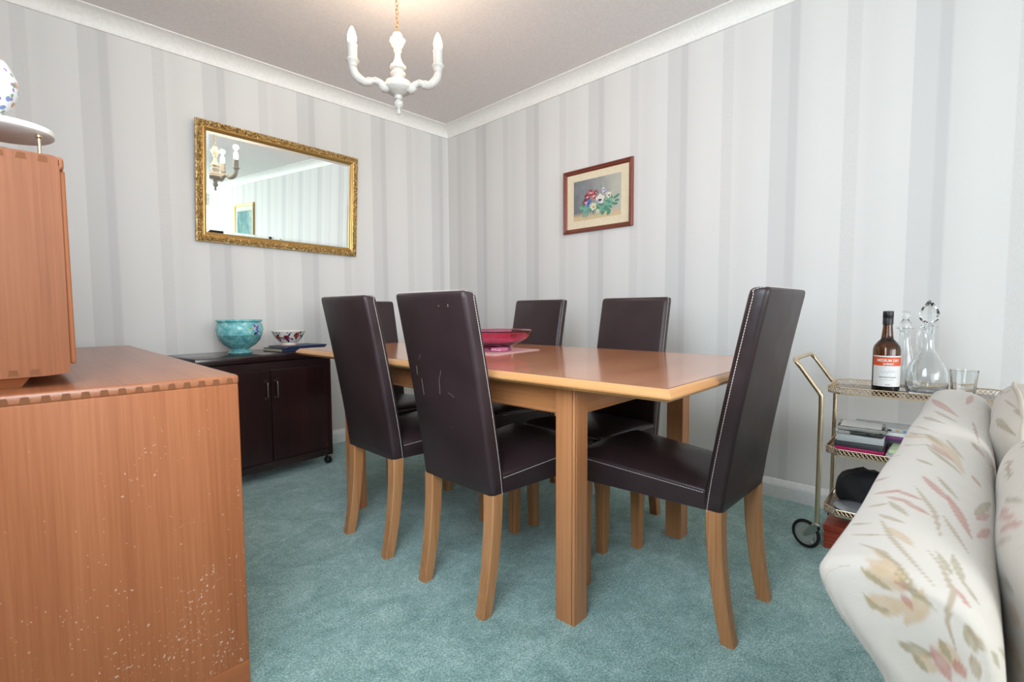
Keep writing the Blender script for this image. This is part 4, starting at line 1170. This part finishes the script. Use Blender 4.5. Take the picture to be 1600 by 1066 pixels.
# fabric motifs: strokes in room coordinates on the cloth (points, max radius, colour)
STROKES = [([(-2.1237,-3.2075,0.711),(-2.1242,-3.2146,0.7111),(-2.1244,-3.2214,0.7111),(-2.1248,-3.2259,0.7095),(-2.125,-3.2303,0.7078),(-2.1253,-3.2347,0.7062)],0.0078,'b'),([(-2.1157,-3.2088,0.7183),(-2.118,-3.2158,0.7179),(-2.1194,-3.2226,0.7172),(-2.1216,-3.2267,0.7153),(-2.1232,-3.2306,0.7132),(-2.1243,-3.2344,0.7109)],0.0058,'b'),([(-2.0936,-3.2101,0.7196),(-2.1007,-3.2156,0.72),(-2.1067,-3.2209,0.72),(-2.1116,-3.2259,0.7197),(-2.1174,-3.2308,0.7177),(-2.121,-3.2355,0.7149),(-2.1233,-3.2399,0.7117)],0.0048,'b'),([(-2.1271,-3.2105,0.6904),(-2.1274,-3.2176,0.6898),(-2.1276,-3.2246,0.6891),(-2.1274,-3.2295,0.6919),(-2.1271,-3.2344,0.6946),(-2.1267,-3.2391,0.6971)],0.0077,'b'),([(-2.1282,-3.2375,0.6813),(-2.1276,-3.2411,0.689),(-2.1267,-3.2446,0.6963),(-2.1255,-3.245,0.7032),(-2.1237,-3.2454,0.7099)],0.0065,'b'),([(-2.1259,-3.2341,0.703),(-2.1266,-3.2371,0.6983),(-2.1272,-3.2401,0.6935)],0.0025,'p'),([(-2.1247,-3.2297,0.7102),(-2.1248,-3.2361,0.7092),(-2.1248,-3.2425,0.7081)],0.0025,'p'),([(-2.1222,-3.2055,0.7129),(-2.1242,-3.2102,0.7105),(-2.1249,-3.2148,0.7077),(-2.1254,-3.2194,0.7058),(-2.1258,-3.224,0.7038),(-2.1261,-3.2285,0.7019)],0.0021,'o'),([(-2.1268,-3.2095,0.6932),(-2.1273,-3.2127,0.6893),(-2.1277,-3.2159,0.6854),(-2.1279,-3.2227,0.6857),(-2.1279,-3.2293,0.686)],0.0021,'o'),([(-2.093,-3.2109,0.7197),(-2.0996,-3.2168,0.72),(-2.1051,-3.2224,0.72),(-2.1098,-3.2277,0.7197),(-2.1159,-3.2317,0.7182),(-2.1198,-3.2354,0.7158),(-2.1224,-3.239,0.713),(-2.1241,-3.2424,0.7099)],0.0016,'o'),([(-2.1208,-3.2291,0.7158),(-2.1231,-3.2332,0.7131),(-2.1245,-3.2371,0.71),(-2.125,-3.241,0.7065),(-2.1253,-3.2458,0.7038),(-2.1256,-3.2504,0.7012),(-2.1258,-3.255,0.6985)],0.001,'o'),([(-2.0557,-3.2444,0.7166),(-2.0671,-3.2498,0.7153),(-2.0772,-3.2549,0.7138),(-2.0901,-3.258,0.7129),(-2.102,-3.2608,0.7118),(-2.1123,-3.2636,0.7104),(-2.1205,-3.2625,0.7074),(-2.1244,-3.2614,0.7027),(-2.1263,-3.2612,0.6924),(-2.1269,-3.2626,0.6876),(-2.1273,-3.2641,0.6827),(-2.1277,-3.2656,0.6778),(-2.1279,-3.267,0.6729)],0.0013,'t'),([(-2.0492,-3.2501,0.715),(-2.0618,-3.2542,0.7139),(-2.0733,-3.258,0.7127),(-2.0837,-3.2617,0.7113)],0.0033,'o'),([(-2.0368,-3.2598,0.7115),(-2.0516,-3.2625,0.7106),(-2.0652,-3.265,0.7095),(-2.0777,-3.2674,0.7084),(-2.0891,-3.2696,0.7071)],0.0038,'o'),([(-2.1024,-3.2639,0.7104),(-2.1085,-3.2674,0.7086),(-2.1127,-3.2707,0.7061),(-2.1153,-3.274,0.703)],0.003,'p'),([(-2.0818,-3.2695,0.7071),(-2.0884,-3.2724,0.7051),(-2.0942,-3.2753,0.7029),(-2.0989,-3.2781,0.7003)],0.003,'o'),([(-2.1248,-3.271,0.6941),(-2.1252,-3.2734,0.6882),(-2.1255,-3.2757,0.6822),(-2.1256,-3.278,0.6762)],0.0038,'o'),([(-2.1248,-3.2718,0.6935),(-2.1249,-3.2745,0.6896),(-2.1248,-3.2773,0.6857),(-2.1247,-3.28,0.6818),(-2.1242,-3.2827,0.6778)],0.0014,'t'),([(-2.1266,-3.2754,0.6734),(-2.1267,-3.277,0.668),(-2.1266,-3.2785,0.6625),(-2.1264,-3.2801,0.657)],0.0033,'t'),([(-2.1289,-3.2334,0.6628),(-2.1289,-3.2388,0.6628),(-2.1289,-3.2441,0.6628),(-2.1289,-3.2492,0.6628),(-2.1288,-3.2543,0.6628)],0.0045,'o'),([(-2.1286,-3.2525,0.67),(-2.1287,-3.2557,0.6655),(-2.1288,-3.2588,0.661),(-2.1288,-3.262,0.6546),(-2.1288,-3.2651,0.6482)],0.0044,'p'),([(-2.1289,-3.2438,0.6585),(-2.1289,-3.248,0.6562),(-2.129,-3.2522,0.6538),(-2.1289,-3.2562,0.6516)],0.0055,'b'),([(-2.1289,-3.2423,0.6588),(-2.129,-3.2455,0.6552),(-2.129,-3.2487,0.6517),(-2.129,-3.2519,0.6482)],0.002,'o'),([(-2.1282,-3.2574,0.6773),(-2.1283,-3.2601,0.6734),(-2.1284,-3.2627,0.6695),(-2.1284,-3.2653,0.6656),(-2.1284,-3.2679,0.6617),(-2.1283,-3.2704,0.6578)],0.0053,'b'),([(-2.1281,-3.2574,0.6782),(-2.1283,-3.2598,0.6731),(-2.1285,-3.2622,0.668),(-2.1285,-3.2646,0.6629)],0.0019,'o'),([(-2.1283,-3.2666,0.6658),(-2.1283,-3.2696,0.6603),(-2.1281,-3.2726,0.6549)],0.0038,'p'),([(-2.121,-3.2859,0.6797),(-2.1204,-3.2882,0.6732),(-2.1189,-3.2905,0.6662)],0.0023,'o'),([(-1.907,-3.186,0.7104),(-1.9084,-3.1946,0.7146),(-1.9044,-3.2024,0.7171),(-1.8968,-3.2098,0.7185)],0.0052,'p'),([(-1.9252,-3.2001,0.7162),(-1.9319,-3.2084,0.718),(-1.9351,-3.2162,0.7186),(-1.9362,-3.2235,0.7186)],0.005,'p'),([(-1.9376,-3.2171,0.7186),(-1.947,-3.2252,0.7184),(-1.9545,-3.2328,0.7178),(-1.96,-3.24,0.7166)],0.0047,'p'),([(-1.8986,-3.2053,0.7177),(-1.908,-3.2143,0.7187),(-1.9141,-3.2228,0.7187),(-1.918,-3.2308,0.7181)],0.0044,'p'),([(-1.9606,-3.1879,0.7112),(-1.9587,-3.1959,0.7148),(-1.9525,-3.2033,0.717)],0.0035,'o'),([(-1.9449,-3.2046,0.7173),(-1.9659,-3.2146,0.7185),(-1.9822,-3.2234,0.7186)],0.0041,'o'),([(-1.9928,-3.2017,0.7168),(-2.0002,-3.2096,0.7184),(-2.0046,-3.2169,0.7189),(-2.0073,-3.2238,0.7189)],0.0045,'t'),([(-2.0172,-3.1818,0.7077),(-2.0246,-3.1914,0.7138),(-2.0237,-3.1996,0.7167)],0.0026,'o'),([(-2.058,-3.1885,0.7131),(-2.06,-3.1953,0.716),(-2.0594,-3.2015,0.7178),(-2.0569,-3.2075,0.7189),(-2.0529,-3.2132,0.7194)],0.0024,'t'),([(-2.0289,-3.2142,0.7191),(-2.0415,-3.2214,0.7194),(-2.0521,-3.2281,0.7192),(-2.0612,-3.2343,0.7186)],0.0059,'b'),([(-2.0097,-3.2049,0.7178),(-2.0347,-3.212,0.7191),(-2.0558,-3.2183,0.7196),(-2.0666,-3.2231,0.7197),(-2.0763,-3.2277,0.7195),(-2.0851,-3.2321,0.7191),(-2.0931,-3.2362,0.7186),(-2.1008,-3.2404,0.7179),(-2.1078,-3.2444,0.7171),(-2.1132,-3.2481,0.7158),(-2.1168,-3.2517,0.7137)],0.0008,'t'),([(-1.8283,-3.1757,0.7015),(-1.8428,-3.1853,0.7113),(-1.8363,-3.1922,0.7149)],0.0041,'r'),([(-1.8225,-3.2237,0.7197),(-1.8416,-3.2309,0.719),(-1.8582,-3.2375,0.7178),(-1.8726,-3.2438,0.7164),(-1.8853,-3.2497,0.7147),(-1.8963,-3.2553,0.7128)],0.0052,'p'),([(-1.8102,-3.2376,0.7183),(-1.8279,-3.2433,0.717),(-1.8436,-3.2487,0.7155),(-1.8575,-3.2538,0.7138),(-1.87,-3.2587,0.7119)],0.003,'o'),([(-1.5153,-3.1774,0.7031),(-1.5615,-3.1932,0.714),(-1.5721,-3.2054,0.7175),(-1.5713,-3.2165,0.7187),(-1.603,-3.2261,0.7184),(-1.6298,-3.235,0.7176),(-1.6524,-3.2432,0.7163),(-1.6871,-3.2491,0.7152),(-1.7179,-3.2546,0.7139),(-1.745,-3.2597,0.7123)],0.0089,'b'),([(-1.4927,-3.177,0.7034),(-1.5445,-3.1959,0.7153),(-1.5534,-3.2105,0.7185),(-1.5919,-3.2224,0.7186),(-1.623,-3.2332,0.7178)],0.0042,'o'),([(-1.6528,-3.2172,0.7189),(-1.6791,-3.2261,0.719),(-1.7008,-3.2343,0.7184),(-1.7186,-3.2419,0.7173),(-1.7335,-3.2491,0.7157),(-1.761,-3.2588,0.7127)],0.0036,'o'),([(-1.6204,-3.2196,0.7186),(-1.654,-3.2299,0.7184),(-1.6814,-3.2393,0.7173),(-1.7039,-3.248,0.7157)],0.0047,'p'),([(-1.7365,-3.2105,0.7196),(-1.7507,-3.2204,0.72),(-1.7606,-3.2296,0.7195)],0.0044,'o'),([(-1.8699,-3.2488,0.7151),(-1.8879,-3.2532,0.7136),(-1.9044,-3.2574,0.712),(-1.9195,-3.2613,0.7103),(-1.9364,-3.2648,0.7085),(-1.9517,-3.2681,0.7066),(-1.9655,-3.2713,0.7045)],0.0054,'p'),([(-1.9443,-3.2492,0.7144),(-1.958,-3.2531,0.7132),(-1.9706,-3.2569,0.712),(-1.9823,-3.2605,0.7106),(-1.993,-3.2639,0.7092),(-2.0025,-3.2672,0.7075),(-2.0108,-3.2703,0.7056)],0.0019,'t'),([(-1.7336,-3.2682,0.7079),(-1.7635,-3.276,0.7024)],0.0041,'p'),([(-1.1629,-3.1932,0.7148),(-1.1629,-3.1932,0.7148)],0.0058,'p'),([(-1.0886,-3.1864,0.7127),(-1.1832,-3.2035,0.7176),(-1.2442,-3.2175,0.7186),(-1.2918,-3.2299,0.7183),(-1.3296,-3.2412,0.717)],0.0082,'p'),([(-1.3563,-3.1904,0.7139),(-1.4021,-3.2045,0.7189),(-1.4252,-3.2165,0.7201),(-1.4388,-3.2275,0.7197)],0.006,'o'),([(-1.2829,-3.2025,0.7169),(-1.3377,-3.2172,0.7193),(-1.3743,-3.23,0.7192),(-1.3994,-3.2417,0.7176)],0.005,'t'),([(-1.0018,-3.199,0.7169),(-1.0018,-3.199,0.717)],0.0048,'t'),([(-1.5623,-3.2333,0.7178),(-1.603,-3.2424,0.7161),(-1.6386,-3.2507,0.7141),(-1.6696,-3.2584,0.7119)],0.0029,'t'),([(-1.5962,-3.1785,0.7027),(-1.6336,-3.193,0.7139),(-1.6367,-3.204,0.7173),(-1.6301,-3.2142,0.7186),(-1.6583,-3.2244,0.7189),(-1.6809,-3.2337,0.7183),(-1.6989,-3.2424,0.717)],0.002,'o'),([(-1.6957,-3.1791,0.7057),(-1.705,-3.1907,0.714)],0.0019,'t'),([(-1.4387,-3.1789,0.707),(-1.4816,-3.1953,0.7161),(-1.5124,-3.209,0.7188),(-1.5295,-3.2212,0.7191)],0.0017,'t'),([(-2.0851,-3.1996,0.7176),(-2.0896,-3.2059,0.719),(-2.0923,-3.2117,0.7197),(-2.0939,-3.2173,0.72),(-2.1024,-3.2227,0.72),(-2.1098,-3.2277,0.7197)],0.0011,'t'),([(-1.8726,-3.2204,0.7192),(-1.8931,-3.2264,0.7187),(-1.9116,-3.2319,0.718),(-1.9283,-3.2371,0.7172),(-1.9436,-3.242,0.7162),(-1.9673,-3.2451,0.7156),(-1.9894,-3.2479,0.715),(-2.0099,-3.2506,0.7144)],0.0014,'t'),([(-1.8982,-3.2736,0.703),(-1.8362,-3.2839,0.6917)],0.0036,'p'),([(-1.947,-3.2757,0.7009),(-1.8782,-3.285,0.6887)],0.004,'p'),([(-1.8885,-3.2719,0.7044),(-1.8437,-3.2784,0.6995),(-1.7766,-3.2858,0.6891)],0.0044,'o'),([(-2.1122,-3.2901,0.6772),(-2.0682,-3.2947,0.65)],0.0034,'o'),([(-1.5212,-3.2662,0.7084),(-1.5503,-3.2727,0.7037),(-1.5705,-3.2789,0.6977)],0.0071,'r'),([(-1.5166,-3.263,0.7101),(-1.5599,-3.2698,0.7057)],0.0031,'o'),([(-1.3186,-3.2613,0.7106),(-1.3929,-3.2654,0.7096),(-1.4532,-3.269,0.7076),(-1.5028,-3.2722,0.7048)],0.0017,'r'),([(-1.5788,-3.2775,0.6992),(-1.5708,-3.285,0.688),(-1.4785,-3.294,0.6564)],0.0015,'t'),([(-1.1372,-3.2488,0.7156),(-0.9597,-3.2541,0.7132)],0.006,'p')]
#STROKES_DATA#
OL, PK, BG, TA, RO = (.27, .235, .125), (.42, .165, .135), (.52, .37, .22), (.33, .25, .155), (.36, .19, .15)
CREAM = np.array([.60, .555, .50])
def paint(me, strokes, base=CREAM, seed=1, extra=0, box=None):
    nv = len(me.vertices); co = np.empty(nv*3); me.vertices.foreach_get('co', co); co = co.reshape(-1, 3)
    col = np.tile(base, (nv, 1)).astype(float)
    for pts, r, c in strokes:
        P_ = np.array(pts, float); r = max(r, .0024)
        lo = P_.min(0)-r*1.3; hi = P_.max(0)+r*1.3
        idx = np.where(((co >= lo) & (co <= hi)).all(1))[0]
        if len(idx) == 0: continue
        q = co[idx]; best = np.full(len(idx), -9.0)
        seg = np.linalg.norm(P_[1:]-P_[:-1], axis=1); cum = np.concatenate([[0], np.cumsum(seg)]); tot = max(cum[-1], 1e-6)
        edge = np.zeros(len(idx))
        for i in range(len(P_)-1):
            a, d = P_[i], P_[i+1]-P_[i]; dd = max(d@d, 1e-12)
            t_ = np.clip(((q-a)@d)/dd, 0, 1); dist = np.linalg.norm(q-(a+t_[:, None]*d), axis=1)
            u = (cum[i]+t_*seg[i])/tot
            rad = r*np.clip(np.sin(np.pi*np.clip(.06+.9*u, 0, 1)), .15, 1)
            v_ = (rad-dist)/r
            best = np.maximum(best, v_)
        sk = .5+.5*np.sin(q[:, 0]*190+q[:, 1]*420)*np.sin(q[:, 0]*310-q[:, 2]*350+1)
        if r < .0028: sk = sk*0+.5
        w_ = np.clip(best*4+.35+.35*sk, 0, 1)*(.66+.22*sk)
        inner = np.clip(best*1.6, 0, 1)
        c0 = np.array(c); c1 = c0*.80+.14*np.array([.75, .60, .45])
        cc = c0*(1-inner[:, None])+c1*inner[:, None]
        col[idx] = col[idx]*(1-w_[:, None])+cc*w_[:, None]
    at = me.color_attributes.new('cloth', 'FLOAT_COLOR', 'POINT')
    at.data.foreach_set('color', np.concatenate([col, np.ones((nv, 1))], 1).astype(np.float32).ravel())
def floral_cloth():
    t = NT('floral_sofa_cloth'); a = t.n('ShaderNodeVertexColor'); a.layer_name = 'cloth'
    v = t.coords(); n = t.noise(v, 420, 2, .7); n2 = t.noise(v, 60, 3, .6)
    c = t.mix(t.math('MULTIPLY', n2, .10), a.outputs[0], 'b8a890')
    t.col(c); t.set(Roughness=.85); t.b.inputs['Sheen Weight'].default_value = .2; nn = t.noise(v, 9, 3, .55, .6); t.bump(t.math('ADD', nn, t.math('MULTIPLY', n, .04)), .35, .012)
    return t.m
M_CLOTH = floral_cloth()
def rand_strokes(pts, n, seed, sc=1.0):
    """scatter sprays of leaves and petals on a list of surface points with tangents"""
    rn = random.Random(seed); out = []
    for _ in range(n):
        p, tu, tv = pts[rn.randrange(len(pts))]
        p = Vector(p); kind = rn.random(); a0 = rn.random()*6.28
        if kind < .35:
            pc = rn.choice((PK, BG, RO))
            for k in range(5):
                a = a0+k*1.256; d = tu*math.cos(a)+tv*math.sin(a)
                out.append(([p+d*.006*sc, p+d*.030*sc], .008*sc, pc))
        else:
            d = tu*math.cos(a0)+tv*math.sin(a0); e = tu*math.cos(a0+1.1)+tv*math.sin(a0+1.1)
            out.append(([p-d*.05*sc, p, p+(d*.03+e*.02)*sc], .0016*sc, TA))
            for s in (-.03, 0, .025):
                out.append(([p+d*s*sc, p+(d*s+e*.032)*sc], .0055*sc, OL)); 
    return out
sofa = thing('sofa', 'cream floral sofa turned with its back to the dining table, right foreground', 'sofa')
b = MB(); loops = []
NX = 380
def prof_scaled(x, d):
    # pull the outline in by d (rounded ends)
    cy, cz = -3.25, .63
    return [(x, cy+(y-cy)*(1-d/.055), cz+(z-cz)*(1-d/(.09 if z > cz else .5))) for y, z in PROF]
loops = [prof_scaled(SFX0+.016*(1-math.cos(k/9*PI/2)), .012*(1-math.sin(k/9*PI/2))) for k in range(10)]
x = SFX0+.016
xs = []
while x < SFX1-.05:
    x += .0018+.0020*(x-SFX0)/(SFX1-SFX0); xs.append(x)
for x in xs: loops.append(prof_scaled(x, .0015*math.sin(9*(x-SFX0))**2))
for k in range(1, 9): loops.append(prof_scaled(SFX1-.05+.05*math.sin(k/8*PI/2), .05*(1-math.cos(k/8*PI/2))))
rows = b.loft(loops, cap0=False)
# near end face: dense grid filling the outline
ncol = len(rows[0]); prev = rows[0]
for k in range(1, 34):
    s = 1-k/34
    cur = [b.bm.verts.new((SFX0-.004*(1-s**4), -3.25+(v.co.y+3.25)*s, .63+(v.co.z-.63)*s)) for v in rows[0]]
    for i in range(ncol):
        j = (i+1) % ncol; b.face([prev[i], prev[j], cur[j], cur[i]])
    prev = cur
b.face(prev)
sb_ = b.build('backrest', M_CLOTH, sofa, 60)
sample = [((xx, PROF[k][0], PROF[k][1]), Vector((1, 0, 0)), (Vector((0, PROF[k+1][0]-PROF[k][0], PROF[k+1][1]-PROF[k][1]))).normalized()) for xx in [SFX0+.04*i for i in range(31)] for k in range(4, 44, 3)]
paint(sb_.data, rand_strokes(sample, 14, 11)+[(p, r, {'o': OL, 'p': PK, 'b': BG, 't': TA, 'r': RO}[c]) for p, r, c in STROKES])
# welt round the near end
b = MB(); pth = [(SFX0+.004, y_, z_) for _, y_, z_ in prof_scaled(0, .0050) if z_ > .65 and y_ > -3.200]
b.tube(pth, .0012, 6)
o = b.build('welt', plain('cream_welt', 'cfc5b6', .8), sb_, 60)
# base, seat platform and arms (outside the frame, kept simple but solid)
def cloth_box(name, c, sz, bev, parent, seed, n=20):
    b = MB(); b.box(c, sz, bev, 4); bm_ = b.bm
    bmesh.ops.subdivide_edges(bm_, edges=bm_.edges[:], cuts=2, use_grid_fill=True)
    o = b.build(name, M_CLOTH, parent, 60); paint(o.data, []); return o
cloth_box('base', ((SFX0+SFX1)/2, -3.66, .20), (SFX1-SFX0-.01, .72, .24), .03, sofa, 1)
cloth_box('seat_cushion', ((SFX0+SFX1)/2-.29, -3.73, .375), (.57, .62, .12), .045, sofa, 2)
cloth_box('seat_cushion', ((SFX0+SFX1)/2+.29, -3.73, .375), (.57, .62, .12), .045, sofa, 3)
for xx in (SFX0-.055, SFX1+.055): cloth_box('arm', (xx, -3.74, .30), (.12, .60, .44), .05, sofa, 4)
for xx in (SFX0+.05, SFX1-.05):
    for yy in (-3.30, -3.98):
        b = MB(); b.lathe([(.014, 0), (.020, .02), (.024, .085), (.024, .101)], (xx, yy, 0), 16); b.build('foot', M_REDWOOD, sofa, 40)

def cushion(x0, x1, y0, y1, z0, z1, lean, label, strokes, seed):
    t = thing('back_cushion', label, 'cushion')
    cx, cy, cz = (x0+x1)/2, (y0+y1)/2, (z0+z1)/2; hx, hy, hz = (x1-x0)/2, (y1-y0)/2, (z1-z0)/2
    bm_ = bmesh.new(); bmesh.ops.create_cube(bm_, size=2)
    bmesh.ops.subdivide_edges(bm_, edges=bm_.edges[:], cuts=70, use_grid_fill=True)
    def form(p):
        x, y, z = p
        e = 5.0
        n_ = (abs(x)**e+abs(y)**e+abs(z)**e)**(1/e); x, y, z = x/n_, y/n_, z/n_
        px = (1-abs(x)**4); py = (1-abs(y)**4); pz = (1-abs(z)**4)
        X = x*hx*(1+.02*py*pz); Y = y*hy*(.86+.20*px*pz); Z = z*hz*(.965+.035*px)
        # soft folds near the corners
        Z += .002*math.sin(7*x+3*y)*px*(1 if z > 0 else 0); Y += .0015*math.sin(7*z+5*x)
        return Vector((cx+X, cy+Y+lean*(Z/hz), cz+Z))
    for v in bm_.verts: v.co = form(v.co)
    b = MB(); b.merge(bm_)
    body = b.build('cushion_cover', M_CLOTH, t, 70)
    smp = []
    for _ in range(60):
        rn = random.Random(seed*100+_); q = form(Vector((rn.uniform(-1, 1), rn.uniform(-1, 1), 1)) if rn.random() < .5 else Vector((rn.uniform(-1, 1), 1, rn.uniform(-1, 1))))
        smp.append((q, Vector((1, 0, 0)), Vector((0, -1, 0)) if q.z > cz+hz*.7 else Vector((0, 0, 1))))
    paint(body.data, rand_strokes(smp, 16, seed, .9)+[(p, r, {'o': OL, 'p': PK, 'b': BG, 't': TA, 'r': RO}[c]) for p, r, c in strokes], base=CREAM*np.array([1.0, .985, .95]))
    b = MB()
    for ys in (1, -1):
        pts = []
        for k in range(96):
            a = 2*PI*k/96; c_, s_ = math.cos(a), math.sin(a)
            q = max(abs(c_), abs(s_)); p = form(Vector((c_/q, ys*.72, s_/q)))
            pts.append(p+Vector((c_*.0025, 0, s_*.0025)))
        pts.append(pts[0]); b.tube(pts, .0042, 8)
    b.build('piping', bpy.data.materials['cream_welt'], body, 60)
    return t
CU1 = [([(-1.8265,-3.2929,0.6961),(-1.8762,-3.2982,0.7133)],0.0036,'p'),([(-1.8941,-3.2922,0.6956),(-1.9241,-3.2982,0.7108)],0.0039,'p'),([(-1.9029,-3.2961,0.7072),(-1.9296,-3.3014,0.7169),(-1.9478,-3.3065,0.7238)],0.0038,'p'),([(-1.8387,-3.2917,0.6925),(-1.8926,-3.2975,0.7112),(-1.9185,-3.3033,0.7211)],0.0034,'p'),([(-1.8162,-3.2963,0.7069),(-1.864,-3.3023,0.7219),(-1.8884,-3.3084,0.7301)],0.0035,'o'),([(-1.9012,-3.2896,0.6813),(-1.9319,-3.2941,0.6978),(-1.9477,-3.2987,0.7087)],0.0032,'t'),([(-1.7212,-3.298,0.7123),(-1.7666,-3.3054,0.7282)],0.0024,'o'),([(-1.664,-3.2985,0.716),(-1.7058,-3.3064,0.7296)],0.0026,'o'),([(-1.9503,-3.2925,0.6665),(-1.9749,-3.2962,0.6725),(-1.9921,-3.2998,0.6758)],0.006,'o'),([(-1.9722,-3.296,0.637),(-1.9722,-3.296,0.637)],0.0048,'o'),([(-1.9816,-3.2975,0.6569),(-1.9934,-3.3,0.6565),(-2.0032,-3.3025,0.6555),(-2.0117,-3.3049,0.654)],0.008,'b'),([(-1.9864,-3.2979,0.625),(-2.0031,-3.3015,0.6281),(-2.0157,-3.305,0.6295)],0.0068,'b'),([(-1.9966,-3.3005,0.6374),(-1.9966,-3.3005,0.6374)],0.0035,'p'),([(-2.0108,-3.3031,0.6224),(-2.0241,-3.3073,0.6226)],0.0044,'b')]
CU2 = [([(-1.3213,-3.2926,0.7197),(-1.397,-3.2999,0.7238),(-1.4295,-3.3073,0.7214),(-1.4476,-3.3146,0.7168)],0.0068,'o'),([(-1.3093,-3.2975,0.7307),(-1.3093,-3.2975,0.7307)],0.0049,'t'),([(-1.2316,-3.305,0.7456),(-1.3186,-3.3118,0.7493),(-1.3805,-3.3182,0.7505)],0.0024,'t'),([(-1.3708,-3.3146,0.7485),(-1.4321,-3.3242,0.7483)],0.0044,'o')]
#CUSHION_STROKES#
cushion(-2.06, -1.50, -3.462, -3.293, .442, .752, .0, 'near cream floral back cushion against the sofa back, lower right corner', CU1, 3)
cushion(-1.475, -.93, -3.462, -3.289, .442, .765, .0, 'far cream floral back cushion against the sofa back, beside the trolley glasses', CU2, 5)
